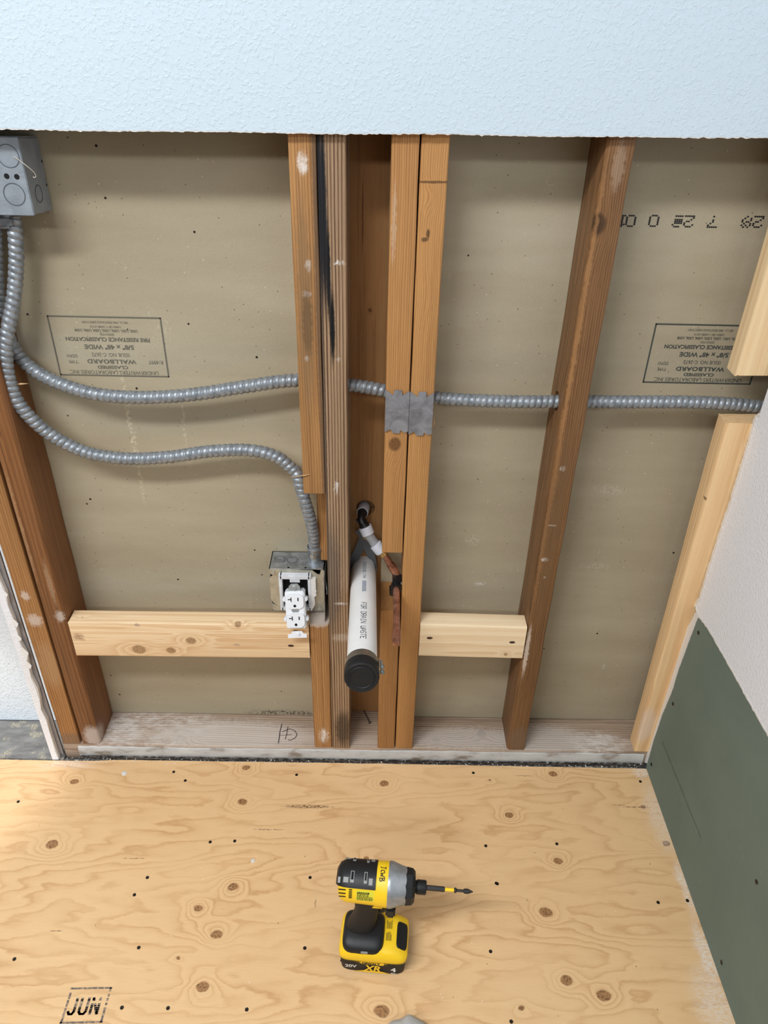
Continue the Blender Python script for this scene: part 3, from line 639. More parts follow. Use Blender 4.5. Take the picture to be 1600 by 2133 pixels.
bmA = lumber_bm('z', -0.1247, -0.0873, 0.0, 0.0885, 0.6875, T, seed=4, ragged=0.003)
merge(bmA, lumber_bm('z', -0.1247, -0.0873, 0.0, 0.0885, 0.0383, 0.3925, seed=5, ragged=0.003, lean=(0, 0)))
merge(bmA, lumber_bm('z', -0.108, -0.0885, 0.052, 0.0885, 0.51, 0.6890, seed=6, ragged=0.01, jit=0.003))
A = stud('wall_stud', bmA, M, 'left stud of the middle pair, sawn through above the outlet box')
# stud B, coarse ridged grain
M = wood('wood_ridged', (176, 144, 112), (84, 56, 38), 'z', (0.12, -0.10), 0.0044, 0.004, 0.95, 5.0, fibre=0.15, bumpd=0.0022, soft=0.9, line=0.72, blotch=0.25, irr=0.7,
    stains=[((-0.0848, 0.0, 1.15), (0.0035, 0.02, 0.14), BK, 1.0, 0.003), ((-0.0795, 0.0, 1.14), (0.0045, 0.012, 0.13), BK, 1.0, 0.004), ((-0.0700, 0.0, 0.98), (0.0038, 0.01, 0.055), (18, 18, 20), 1.0, 0.004), ((-0.0745, 0, 1.06), (0.003, 0.01, 0.07), (22, 22, 24), 1.0, 0.004),
            ((-0.0852, 0.0, 0.80), (0.0025, 0.02, 0.30), (60, 56, 56), 0.7, 0.003), ((-0.084, 0.0, 0.50), (0.022, 0.02, 0.12), (92, 84, 78), 0.62, 0.02), ((-0.062, 0.0, 0.10), (0.016, 0.02, 0.05), (52, 42, 36), 0.72, 0.014),
            ((-0.068, 0, 0.70), (0.0035, 0.01, 0.0140), W, 0.9, 0.02), ((-0.058, 0, 1.075), (0.0084, 0.01, 0.0028), W, 0.85, 0.02), ((-0.062, 0, 0.93), (0.0028, 0.01, 0.0042), W, 0.85, 0.01), ((-0.062, 0, 0.445), (0.0126, 0.01, 0.0028), W, 0.9, 0.01), ((-0.062, 0, 0.36), (0.018, 0.01, 0.01), (200, 180, 160), 0.6, 0.02)])
B = stud('wall_stud', lumber_bm('z', -0.0863, -0.0485, -0.001, 0.0885, 0.0383, T, seed=7), M, 'deeply ridged stud with black streaks, left of the white drain pipe')
# right pair
M = wood('wood_right_a', OR, ORD, 'z', (0.30, 0.12), 0.0033, 0.012, 0.65, 6.0, knots=[((0.029, 0.0, 0.785), 0.011, 3.0)], stains=[((0.018, 0, 1.13), (0.003, 0.01, 0.05), (226, 206, 184), 0.25, 0.01)])
bmC = lumber_bm('z', 0.012, 0.0492, 0.0, 0.0885, 0.5655, T, seed=8, ragged=0.001)
merge(bmC, lumber_bm('z', 0.012, 0.0492, 0.0, 0.0885, 0.0383, 0.4290, seed=9, ragged=0.002))
Cs = stud('wall_stud', bmC, M, 'notched stud just right of the white drain pipe, copper pipe crossing its gap')
M = wood('wood_right_b', (192, 142, 86), (138, 90, 48), 'z', (0.42, 0.15), 0.0027, 0.008, 0.6, 7.0, knots=[((0.070, 0.01, 1.165), 0.006, 4.5), ((0.072, 0.02, 1.03), 0.012, 3.0)], stains=[((0.070, 0, 1.185), (0.03, 0.02, 0.0016), (70, 42, 22), 0.74, 0.003), ((0.066, 0.0, 1.118), (0.0025, 0.01, 0.006), (20, 16, 16), 0.74, 0.004), ((0.062, 0, 1.11), (0.005, 0.01, 0.003), (30, 20, 16), 0.7, 0.004)])
D = stud('wall_stud', lumber_bm('z', 0.0512, 0.0885, 0.0, 0.0885, 0.0383, T, seed=10), M, 'tall orange stud right of the copper pipe, under the right nail plate')
# old waney stud on the right
M = wood('wood_waney', (136, 98, 62), (78, 52, 30), 'z', (0.60, 0.12), 0.0032, 0.012, 0.75, 8.0, fibre=0.5, rough=0.5, knots=[((0.303, -0.002, 1.135), 0.014, 2.0)],
    stains=[((0.316, 0, 1.21), (0.008, 0.012, 0.03), (170, 146, 122), 0.45, 0.02), ((0.299, -0.001, 1.0), (0.0035, 0.008, 0.22), (176, 130, 84), 0.45, 0.010), ((0.300, -0.001, 0.72), (0.0035, 0.008, 0.30), (160, 116, 74), 0.4, 0.010), ((0.311, 0, 0.745), (0.0042, 0.01, 0.0049), W, 0.9, 0.01),
            ((0.307, 0, 0.555), (0.0056, 0.02, 0.0042), W, 0.95, 0.008), ((0.312, 0, 0.515), (0.0028, 0.02, 0.0021), W, 0.9, 0.006), ((0.310, 0, 0.63), (0.0070, 0.01, 0.0015), W, 0.8, 0.004), ((0.302, 0, 0.33), (0.004, 0.01, 0.06), (216, 200, 184), 0.7, 0.01), ((0.318, 0, 0.07), (0.02, 0.02, 0.04), (120, 104, 88), 0.5, 0.02), ((0.312, 0, 0.62), (0.012, 0.012, 0.2), (110, 84, 56), 0.5, 0.02)])
E = stud('wall_stud', lumber_bm('z', 0.2950, 0.3335, 0.0, 0.0885, 0.0383, T, rads=(0.007, 0.003, 0.002, 0.002), seed=11, jit=0.0016), M, 'dark waney-edged stud right of the short pine block')
# board behind the pipes
M = wood('wood_behind', (166, 122, 76), (120, 78, 44), 'z', (-0.02, 0.24), 0.0055, 0.010, 0.35, 9.0, fibre=0.3, knots=[((-0.018, 0.1, 0.975), 0.0035, 1.2)], stains=[((-0.028, 0.104, 1.12), (0.0011, 0.01, 0.05), (86, 44, 26), 0.7, 0.003)])
F = stud('backing_board', lumber_bm('z', -0.060, 0.030, 0.1035, 0.141, 0.0395, T, seed=12), M, 'recessed brown board behind the drain pipe, with a round hole', 'board')
drill(F, (-0.0195, 0.1035, 0.5932), (0, 1, 0), 0.0175, 0.05)
drill(F, (-0.0225, 0.12, 0.4525), (0, 1, 0), 0.027, 0.10)

# holes for the conduit
for o, c_ in ((A, (-0.1114, 0.0450, 0.8746)), (B, (-0.0765, 0.0450, 0.8719)), (Cs, (0.0373, 0.0450, 0.8548)), (D, (0.0768, 0.0450, 0.8514)), (E, (0.3187, 0.0450, 0.8470))): drill(o, c_, (1, 0, 0.0), 0.0165, 0.055)

# new pale pine
PL = (240, 212, 172); PD = (206, 158, 106)
M = wood('new_pine_left', PL, PD, 'x', (-0.25, 0.36), 0.0095, 0.006, 0.6, 10.0, blotch=0.1, fibre=0.15, bumpd=0.0002, soft=0.3,
    knots=[((-0.4610, -0.0010, 0.3222), 0.0115, 3.0), ((-0.3980, -0.0010, 0.3210), 0.0080, 2.5), ((-0.3552, -0.0010, 0.3485), 0.0090, 3.0), ((-0.2604, 0.0005, 0.3900), 0.006, 2.0), ((-0.5624, 0.0122, 0.3880), 0.003, 1.0)],
    stains=[((-0.5724, -0.0010, 0.3527), (0.012, 0.01, 0.010), (120, 74, 40), 0.82, 0.02), ((-0.2674, -0.0010, 0.3377), (0.006, 0.01, 0.004), (150, 130, 120), 0.8, 0.01), ((-0.4549, -0.0010, 0.3848), (0.005, 0.01, 0.004), (140, 124, 116), 0.8, 0.01)])
hb = thing('wood_block', 'long new pine block with three round knots, below the outlet box', 'wood block', (-0.36, 0.02, 0.302))
o = link('block', lumber_bm('x', -0.003, 0.0350, 0.3015, 0.3890, -0.5865, -0.1256, 0.003, 0.0005, (0, 0.003), 13, 0.002), M, None, 40); keep(o, hb)
M = wood('new_pine_right', (244, 222, 186), (214, 172, 120), 'x', (-0.12, 0.25), 0.0150, 0.006, 0.5, 11.0, blotch=0.05, fibre=0.12, bumpd=0.0002, soft=0.3,
    knots=[((0.2626, -0.0010, 0.3233), 0.0042, 1.5)])
hb2 = thing('wood_block', 'short pale pine block left of the dark waney stud', 'wood block', (0.19, 0.02, 0.315))
o = link('block', lumber_bm('x', -0.003, 0.0345, 0.3155, 0.3985, 0.0892, 0.2948, 0.003, 0.0004, (0, -0.0035), 14, 0.001), M, None, 40); keep(o, hb2)
M_slot = plain('screw_slot', (60, 40, 26), 0.8)
for par, lst in ((hb, [(-0.1509, -0.0034, 0.3761), (-0.1619, -0.0034, 0.3384)]), (hb2, [(0.1084, -0.0034, 0.3642), (0.2699, -0.0034, 0.3563)])):
    for p in lst:
        b = bmesh.new(); lathe(b, [(0, 0.0042), (0.0005, 0.0036), (0.0005, 0.0)], 12, frame(p, (0, -1, 0)) @ Matrix.Diagonal((1.4, 0.7, 1, 1))); o = link('screw_hole', b, M_slot, None); keep(o, par)

M = wood('new_pine_corner', (238, 204, 156), (204, 152, 98), 'z', (0.52, 0.33), 0.0085, 0.006, 0.6, 12.0, blotch=0.08, fibre=0.15, bumpd=0.0002, soft=0.3, stains=[((0.580, 0, 0.12), (0.02, 0.01, 0.05), (226, 206, 188), 0.6, 0.02), ((0.565, -0.001, 0.69), (0.002, 0.01, 0.003), (60, 40, 24), 0.74, 0.002)])
stud('corner_stud', lumber_bm('z', 0.5745, 0.664, -0.001, 0.037, 0.0383, 0.834, rads=(0.005, 0.003, 0.003, 0.003), lean=(-0.0120, 0.0), seed=15, ragged=0.003), M, 'new pine corner stud rising from the floor plate against the right wall')
M = wood('new_pine_top', (242, 216, 172), (210, 164, 112), 'z', (0.53, 0.30), 0.014, 0.006, 0.55, 13.0, blotch=0.05, fibre=0.15, bumpd=0.0002, soft=0.3)
stud('corner_stud', lumber_bm('z', 0.5545, 0.643, -0.001, 0.037, 0.9165, T, rads=(0.005, 0.003, 0.003, 0.003), lean=(0.001, 0), seed=16, ragged=0.004), M, 'new pine corner piece hanging above the conduit at the right edge')
bm = bmesh.new(); box(bm, XR+0.06, 1.0, -0.0127, 0.089, 0, 2.7); struct(link('wall_corner', bm, M_gyp))

# ================================================================ ELECTRICAL
t = NT('galvanised', 0.38, 0.75, 0.5); P = t.objp()
c = t.ramp(t.noise(P, 55, 4, 0.65, 0.6), [(0.30, lin(128, 134, 140)), (0.5, lin(158, 163, 168)), (0.7, lin(188, 192, 196))])
t.col(c); t.put(t.b.inputs['Roughness'], t.ss(t.noise(P, 40, 3), 0.3, 0.7, 0.32, 0.55)); M_galv = t.m
t = NT('zinc_conduit', 0.42, 0.4, 0.4); P = t.pos()
t.col(t.ramp(t.noise(P, 120, 3, 0.6), [(0.3, lin(118, 124, 130)), (0.7, lin(162, 167, 171))])); M_cond = t.m
M_dark = plain('dark_hole', (10, 10, 12), 0.9)
M_zinc = plain('zinc_screw', (190, 192, 190), 0.3, 0.8)

def conduit(name, pts, label, r=0.0112, pitch=0.0100):
    path = spline(pts, 0.0010)
    def rf(i, k):
        s = (i*0.0010/pitch+k) % 1.0
        return r-0.0027+0.0027*min(1.0, abs(math.sin(PI*s))**0.55*1.05)
    b = bmesh.new(); sweep(b, path, rf, 22)
    root = tag(link(name, b, M_cond, None, True), label, 'conduit'); return root
pa = [(-0.5512, 0.0550, 1.1628), (-0.5617, 0.0550, 1.1173), (-0.5727, 0.0550, 1.0696), (-0.5847, 0.0550, 1.0122), (-0.5914, 0.0600, 0.9655), (-0.5898, 0.0620, 0.9272), (-0.5792, 0.0600, 0.8984), (-0.5534, 0.0550, 0.8745), (-0.5119, 0.0480, 0.8566), (-0.4588, 0.0450, 0.8429), (-0.3848, 0.0450, 0.8393), (-0.3052, 0.0450, 0.8461), (-0.2254, 0.0450, 0.8604), (-0.1543, 0.0450, 0.8728), (-0.1114, 0.0450, 0.8746), (-0.0765, 0.0450, 0.8719), (-0.0218, 0.0450, 0.8655), (0.0373, 0.0450, 0.8548), (0.0769, 0.0450, 0.8505), (0.1285, 0.0450, 0.8465), (0.2000, 0.0450, 0.8445), (0.2555, 0.0450, 0.8448), (0.3187, 0.0450, 0.8470), (0.3980, 0.0450, 0.8477), (0.4850, 0.0450, 0.8495), (0.5488, 0.0450, 0.8491), (0.5973, 0.0450, 0.8467), (0.6464, 0.0450, 0.8425)]
pa = pa+[(0.66, 0.045, 0.846)]
conduit('flexible_conduit', pa, 'upper flexible metal conduit running right through all the studs')
pb = [(-0.5338, 0.0550, 1.1178), (-0.5372, 0.0520, 1.0848), (-0.5441, 0.0500, 1.0504), (-0.5527, 0.0450, 1.0159), (-0.5619, 0.0380, 0.9847), (-0.5730, 0.0300, 0.9532), (-0.5828, 0.0260, 0.9196), (-0.5878, 0.0240, 0.8843), (-0.5854, 0.0240, 0.8447), (-0.5723, 0.0280, 0.8088), (-0.5460, 0.0360, 0.7698), (-0.4981, 0.0420, 0.7364), (-0.4355, 0.0450, 0.7238), (-0.3605, 0.0450, 0.7282), (-0.2847, 0.0450, 0.7411), (-0.2187, 0.0450, 0.7443), (-0.1741, 0.0450, 0.7330), (-0.1484, 0.0430, 0.7118)]
pb = pb+[(-0.1385, 0.040, 0.7020), (-0.1335, 0.036, 0.6800), (-0.1262, 0.034, 0.6500), (-0.1195, 0.038, 0.6150), (-0.1150, 0.047, 0.575), (-0.1145, 0.0565, 0.535), (-0.1145, 0.0585, 0.516)]
pb[0] = (pb[0][0], 0.055, 1.119)
cb = conduit('flexible_conduit', pb, 'lower flexible metal conduit drooping from grey junction box to outlet box')

# connector at the outlet box
bm = bmesh.new(); lathe(bm, [(0.500, 0.0125), (0.500, 0.0150), (0.5035, 0.0150), (0.5035, 0.0132), (0.530, 0.0132), (0.5305, 0.0150), (0.5335, 0.0152), (0.5345, 0.0135), (0.530, 0.0120)], 30, Matrix.Translation((-0.1145, 0.0588, 0)), cap=False)
# junction box upper left
jb = thing('junction_box', 'square grey junction box under the white wall at the left edge', 'junction box', (-0.538, 0.089, 1.12))
bj = bmesh.new()
hexa(bj, [(-0.588, 0.020, 1.1275), (-0.488, 0.020, 1.1275), (-0.588, 0.088, 1.1195), (-0.488, 0.088, 1.1195), (-0.588, 0.020, 1.2275), (-0.488, 0.020, 1.2275), (-0.588, 0.088, 1.2195), (-0.488, 0.088, 1.2195)])
bmesh.ops.bevel(bj, geom=list(bj.edges), offset=0.0025, segments=2, affect='EDGES')
M_galvd = plain('dull_grey_steel', (150, 158, 166), 0.5, 0.35, vary=0.14, vs=45, bump=(180, 0.0004))
o = link('box_body', bj, M_galvd, None, 35); keep(o, jb)
bj = bmesh.new(); box(bj, -0.586, -0.4865, 0.0172, 0.0200, 1.1265, 1.2275, 0.001); o = link('cover_plate', bj, M_galvd, None, 35); keep(o, jb)
def disc(name, c_, d, r, mat, par, h=0.0006, ring=False, sc=(1, 1)):
    b = bmesh.new()
    if ring: lathe(b, [(0, r), (h, r), (h, r-0.0012), (0, r-0.0012)], 36, frame(c_, d), cap=False)
    else: lathe(b, [(0, r), (h, r)], 20, frame(c_, d) @ Matrix.Diagonal((sc[0], sc[1], 1, 1)))
    o = link(name, b, mat, None); keep(o, par); return o
M_seam = plain('knockout_seam', (88, 94, 100), 0.6, 0.3)
disc('knockout', (-0.5079, 0.0172, 1.1546), (0, -1, 0), 0.0150, M_seam, jb, 0.0004, True); disc('knockout', (-0.5044, 0.0172, 1.2032), (0, -1, 0), 0.0150, M_seam, jb, 0.0004, True)
disc('screw_hole', (-0.5127, 0.0172, 1.1779), (0, -1, 0), 0.0036, M_dark, jb, 0.0003); disc('screw_hole', (-0.4990, 0.0172, 1.1775), (0, -1, 0), 0.0036, M_dark, jb, 0.0003)
disc('screw_hole', (-0.4878, 0.0832, 1.1876), (1, 0, 0), 0.0018, M_dark, jb, 0.0003); disc('screw_hole', (-0.4878, 0.0828, 1.1562), (1, 0, 0), 0.0018, M_dark, jb, 0.0003)
disc('knockout', (-0.4878, 0.05, 1.150), (1, 0, 0), 0.0120, M_seam, jb, 0.0004, True)
bw = bmesh.new(); tube(bw, [(-0.4967, 0.0160, 1.2035), (-0.4864, 0.0100, 1.1986), (-0.4786, 0.0080, 1.1932), (-0.4736, 0.0100, 1.1876), (-0.4719, 0.0120, 1.1843), (-0.4711, 0.0130, 1.1812), (-0.4714, 0.0140, 1.1786), (-0.4743, 0.0140, 1.1773), (-0.4759, 0.0140, 1.1791)], 0.00055, 6, 0.002)
o = link('wire_end', bw, plain('pale_wire', (196, 186, 172), 0.5), None, True); keep(o, jb)
bw = bmesh.new(); lathe(bw, [(1.103, 0.0118), (1.103, 0.0140), (1.121, 0.0140), (1.121, 0.0118)], 24, Matrix.Translation((-0.5455, 0.055, 0)), cap=False)
box(bw, -0.5455-0.016, -0.5455+0.016, 0.036, 0.042, 1.108, 1.118, 0.001); o = link('connector', bw, M_galv, None, 35); keep(o, jb)

# outlet box
ob = thing('outlet_box', 'square metal outlet box with a white duplex receptacle hanging out', 'outlet box', (-0.1475, 0.087, 0.398))
X0, X1, Z0, Z1, YF, YB = -0.1995, -0.0960, 0.3975, 0.5000, 0.0335, 0.0875
b = bmesh.new()
box(b, X0, X1, YF, YB, Z1-0.0016, Z1); box(b, X0, X1, YF, YB, Z0, Z0+0.0016); box(b, X0, X0+0.0016, YF, YB, Z0, Z1); box(b, X1-0.0016, X1, YF, YB, Z0, Z1); box(b, X0, X1, YB-0.0016, YB, Z0, Z1)
o = link('box_body', b, M_galv, None, 35); keep(o, ob)
for cx, cy in ((-0.182, 0.062), (-0.158, 0.060)): disc('knockout', (cx, cy, Z1), (0, 0, 1), 0.0105, M_seam, ob, 0.0004, True)
for cx in (-0.163, -0.131): disc('screw_hole', (cx, 0.0365, Z1), (0, 0, 1), 0.0022, M_dark, ob, 0.0003)
bm.verts.ensure_lookup_table(); o = link('connector', bm, M_galv, None, 35); keep(o, ob)
disc('connector_screw', (-0.1185, 0.0455, 0.521), (-0.1, -1, 0.15), 0.0040, M_zinc, ob, 0.003)
# cover plate: octagon-cornered with raised square ring
t = NT('zinc_plate', 0.42, 0.55); P = t.objp(); t.col(t.ramp(t.noise(P, 50, 3), [(0.3, lin(164, 160, 144)), (0.7, lin(196, 192, 176))])); M_plate = t.m
ply = [(X0, Z0+0.030), (X0+0.004, Z0+0.020), (X0+0.014, Z0+0.011), (X0+0.002, Z0+0.018), (X0+0.001, Z0+0.004), (X0+0.004, Z0+0.001), (X1-0.006, Z0), (X1, Z0+0.004), (X1, Z1-0.004), (X1-0.004, Z1-0.001),
       (X1-0.006, Z1-0.003), (X1-0.008, Z1-0.012), (X1-0.012, Z1-0.012), (X1-0.022, Z1-0.003), (X0+0.022, Z1-0.001), (X0+0.002, Z1-0.001), (X0, Z1-0.008), (X0+0.002, Z1-0.013), (X0+0.008, Z1-0.014), (X0, Z1-0.022)]
b = bmesh.new(); prism(b, ply, lambda a, c_: (a, YF-0.0018, c_), lambda a, c_: (a, YF, c_))
RX0, RX1, RZ0, RZ1 = -0.1790, -0.1220, 0.4085, 0.4900
o = link('cover_plate', b, M_plate, None, 30); keep(o, ob)
hole = bmesh.new(); box(hole, RX0, RX1, 0.02, 0.045, RZ0, RZ1); cutbm(o, hole)
# raised ring smeared with white compound
b = bmesh.new(); YR = YF-0.0125
for (a0, a1, c0, c1) in ((RX0-0.002, RX0+0.0045, RZ0-0.002, RZ1+0.002), (RX1-0.0045, RX1+0.002, RZ0-0.002, RZ1+0.002), (RX0, RX1, RZ1-0.007, RZ1+0.002), (RX0, RX1, RZ0-0.002, RZ0+0.007)): box(b, a0, a1, YR, YF-0.001, c0, c1, 0.0012)
for (a0, a1) in ((-0.160, -0.141),): box(b, a0, a1, YR, YR+0.002, RZ1-0.014, RZ1-0.006, 0.0006)
M_wp = plain('white_compound', (216, 218, 222), 0.6, 0.0, vary=0.12, vs=50, bump=(120, 0.001))
o = link('mud_ring', b, M_wp, None, 35); keep(o, ob)
b = bmesh.new(); box(b, RX0+0.004, RX1-0.004, YF+0.004, YF+0.006, RZ0+0.004, RZ1-0.004); o = link('box_interior', b, M_dark, None); keep(o, ob)
pl_ = [(RX1+0.001, RZ1-0.006)]; 
for i in range(13): pl_.append((RX1+0.0075+0.004*mnoise.noise(Vector((i*0.9, 2, 2)))+(0.003 if i < 8 else 0), RZ1-0.008-i*0.0052))
pl_ += [(RX1+0.001, RZ0-0.001)]
b = bmesh.new(); prism(b, pl_, lambda a, c_: (a, YR+0.001, c_), lambda a, c_: (a, YF-0.002, c_)); o = link('plaster_smear', b, M_gyp, None); keep(o, ob)
for p in ((X0+0.0075, YF-0.0020, Z1-0.0090), (X1-0.0105, YF-0.0020, Z0+0.0085)): disc('cover_screw', p, (0, -1, 0.1), 0.0036, M_zinc, ob, 0.0022)
# bracket tab on stud side
b = bmesh.new(); tube(b, [(-0.0948, 0.030, 0.485), (-0.0905, 0.012, 0.475), (-0.0893, 0.006, 0.462), (-0.093, 0.020, 0.452)], 0.0008, 6, 0.002); box(b, -0.0955, -0.0940, 0.006, 0.06, 0.385, 0.495, 0.0004)
o = link('mounting_bracket', b, M_galv, None, 35); keep(o, ob)
# receptacle
M_rec = plain('white_plastic', (232, 234, 238), 0.35)
rc = bpy.data.objects.new('receptacle', None)
RM = Matrix.Translation((-0.1510, 0.0120, 0.4790)) @ Matrix.Rotation(math.radians(-3), 4, 'Y') @ Matrix.Rotation(math.radians(-18), 4, 'X')
def rbox(b, x0, x1, y0, y1, z0, z1, bev): box(b, x0, x1, y0, y1, z0, z1, bev, RM)
b = bmesh.new(); rbox(b, -0.0185, 0.0185, -0.0045, 0.018, -0.0880, -0.0130, 0.0022)
for zz in (-0.0300, -0.0700):
    for s in (-1, 1): rbox(b, s*0.0205-0.003, s*0.0205+0.003, -0.002, 0.010, zz-0.004, zz+0.004, 0.0015)
rec = link('receptacle', b, M_rec, None, 35); keep(rec, ob)
def sub(o): o.parent = rec; o.matrix_parent_inverse = rec.matrix_world.inverted(); return o
bpy.context.view_layer.update()
for zc in (-0.0315, -0.0695):
    b = bmesh.new(); pts_ = []
    for k in range(28):
        a = 2*PI*k/28; pts_.append((max(-0.0172, min(0.0172, 0.0200*math.cos(a))), max(-0.0150, min(0.0150, 0.0172*math.sin(a)))))
    prism(b, pts_, lambda a, c_: RM @ Vector((a, -0.0045, zc+c_)), lambda a, c_: RM @ Vector((a*0.97, -0.0080, zc+c_*0.97)))
    sub(link('outlet_face', b, M_rec, None, 30))
    b = bmesh.new(); rbox(b, -0.0072, -0.0054, -0.0083, -0.006, zc+0.000, zc+0.0085, 0.0001); rbox(b, -0.0125, -0.0070, -0.0083, -0.006, zc+0.0035, zc+0.0053, 0.0001); rbox(b, 0.0056, 0.0078, -0.0083, -0.006, zc+0.001, zc+0.0078, 0.0001)
    lathe(b, [(0, 0.0027), (0.0003, 0.0027)], 16, RM @ frame((0, -0.0080, zc-0.0085), (0, -1, 0))); sub(link('slot', b, M_dark, None))
b = bmesh.new()
M_yoke = plain('yoke_steel', (190, 192, 190), 0.35, 0.6)
prism(b, [(-0.011, -0.016), (-0.0105, -0.004), (-0.006, 0.001), (0.006, 0.001), (0.0105, -0.004), (0.011, -0.016)], lambda a, c_: RM @ Vector((a, 0.000, c_)), lambda a, c_: RM @ Vector((a, 0.0015, c_)))
lathe(b, [(0, 0.0048), (0.0035, 0.0042), (0.004, 0.0)], 14, RM @ frame((-0.0005, 0.0, -0.0065), (0, -1, 0)))
sub(link('yoke', b, M_yoke, None, 35)); b = bmesh.new(); rbox(b, -0.007, 0.007, -0.0055, -0.0035, -0.0540, -0.0470, 0.0015); sub(link('centre_screw', b, M_yoke, None, 35))
b = bmesh.new(); prism(b, [(-0.018, -0.1085), (0.018, -0.1085), (0.018, -0.1010), (0.012, -0.1000), (0.009, -0.0950), (-0.009, -0.0950), (-0.012, -0.1000), (-0.018, -0.1010)], lambda a, c_: RM @ Vector((a, 0.000, c_)), lambda a, c_: RM @ Vector((a, 0.0015, c_)))
lathe(b, [(0, 0.0036), (0.003, 0.003), (0.0035, 0.0)], 12, RM @ frame((0.002, 0.0, -0.1000), (0, -1, 0))); sub(link('mounting_ear', b, M_rec, None, 35))

# nail plates
def nail_plate(x0, x1, z0, z1, label, bend, seed):
    n_ = 22; top = []; bot = []
    prof = [(0, 0.0), (0.06, 0.0), (0.32, -0.0075), (0.34, -0.0045), (0.36, 0.0010), (0.68, 0.0012), (0.70, -0.0075), (1.0, 0.0)]
    pro2 = [(0, 0.0), (0.25, 0.005), (0.30, 0.002), (0.32, -0.0015), (0.63, -0.0020), (0.66, 0.004), (0.85, -0.001), (1.0, 0.002)]
    W_ = x1-x0; pts_ = [(x0+W_*a, z0+c_) for a, c_ in pro2]+[(x0+W_*a, z1+c_) for a, c_ in prof[::-1]]
    b = bmesh.new(); prism(b, pts_, lambda a, c_: (a, -0.0030, c_), lambda a, c_: (a, -0.0012, c_))
    return tag(link('nail_plate', b, M_np, None), label, 'nail plate')
t = NT('stained_steel', 0.42, 0.6); P = t.pos(); t.col(t.ramp(t.noise(P, 38, 4, 0.6, 1.0), [(0.3, lin(126, 128, 134)), (0.5, lin(152, 154, 160)), (0.7, lin(176, 178, 186))])); M_np = t.m
nail_plate(0.0118, 0.0497, 0.8085, 0.8805, 'left steel nail plate, on the stud beside the drain-pipe bay', 0, 1)
nail_plate(0.0503, 0.0880, 0.8050, 0.8785, 'right steel nail plate, with a darker lower band', 0, 2)

# ================================================================ PLUMBING
M_pvc = plain('white_pvc', (240, 240, 238), 0.32, vary=0.03, vs=30)
pp = thing('drain_pipe', 'white plastic drain pipe with black rubber cap, poking out of the wall', 'pipe', (-0.0225, 0.11, 0.473))
PA, PB = Vector((-0.0228, 0.125, 0.4515)), Vector((-0.0175, -0.270, 0.5240)); PD_ = (PB-PA).normalized(); PL_ = (PB-PA).length; RP = 0.02415
FP = frame(PA, PD_)
b = bmesh.new(); lathe(b, [(0, RP), (PL_-0.006, RP)], 48, FP); o = link('pipe', b, M_pvc, None, 35); keep(o, pp)
up = (Vector((0, 0, 1))-PD_*PD_.z).normalized(); sd = PD_.cross(up).normalized()
def onpipe(ang0, s0):
    """lettering runs along the pipe; b goes round it"""
    def f(a, c_):
        th = ang0-c_/RP; n_ = up*math.cos(th)+sd*math.sin(th); return PA+PD_*(s0+a)+n_*(RP+0.0003)
    return f
b = bmesh.new(); a_ = math.radians(7)
stroke_text(b, 'FOR DRAIN WASTE', 0.0088, onpipe(a_, 0.210), 0.0010, 5.4, 1.0)
o = link('pipe_print', b, plain('pipe_ink', (44, 48, 62), 0.6), None); keep(o, pp)
b = bmesh.new(); stroke_text(b, '072431K30 1744', 0.0052, onpipe(a_*0.3, 0.052), 0.0007, 5.6, 1.0)
o = link('pipe_print', b, plain('blue_ink', (72, 84, 112), 0.6), None); keep(o, pp)
b = bmesh.new(); f_ = onpipe(a_*0.3, 0.130)
for row in range(3):
    x_ = 0
    while x_ < 0.040: l = random.uniform(0.0008, 0.0028); ribbon(b, [(x_, row*0.0026), (x_+l, row*0.0026)], 0.0015, f_); x_ += l+random.uniform(0.0006, 0.0015)
o = link('pipe_print', b, plain('pale_blue_ink', (128, 138, 160), 0.6), None); keep(o, pp)
# rubber cap with band clamp
M_rub = plain('black_rubber', (18, 19, 21), 0.6, bump=(400, 0.0003), vary=0.15)
b = bmesh.new(); lathe(b, [(PL_-0.042, RP+0.0002), (PL_-0.042, 0.0260), (PL_-0.040, 0.0264), (PL_-0.024, 0.0264), (PL_-0.020, 0.0272), (PL_-0.004, 0.0274), (PL_-0.001, 0.0264), (PL_-0.000, 0.0255), (PL_-0.001, 0.0205), (PL_+0.0006, 0.0195), (PL_+0.0006, 0.0180), (PL_-0.0006, 0.0170), (PL_-0.0006, 0.0)], 56, FP, cap=False)
o = link('rubber_cap', b, M_rub, None, 50); keep(o, pp)
b = bmesh.new(); lathe(b, [(PL_-0.039, 0.0265), (PL_-0.039, 0.0270), (PL_-0.025, 0.0270), (PL_-0.025, 0.0265)], 56, FP, cap=False)
cl = link('band_clamp', b, plain('clamp_steel', (142, 134, 122), 0.35, 0.75, vary=0.1), None, 35); keep(cl, pp)
rt = (Vector((1, 0.02, 0))); bs = PA+PD_*(PL_-0.032)+rt*0.0285
b = bmesh.new(); lathe(b, [(-0.010, 0.0022), (0.008, 0.0022), (0.008, 0.0042), (0.012, 0.0042), (0.0125, 0)], 12, frame(bs+rt*0.0025, (0.1, -0.3, -1)))
box(b, -0.0005, 0.0005, -0.007, 0.007, -0.016, 0.014, 0.0002, Matrix.Translation(bs-rt*0.001)); lathe(b, [(-0.001, 0.0046), (0.001, 0.0046)], 14, frame(bs+rt*0.0028, (0.1, -0.3, -1)))
o = link('clamp_bolt', b, M_zinc, None, 35); keep(o, pp)

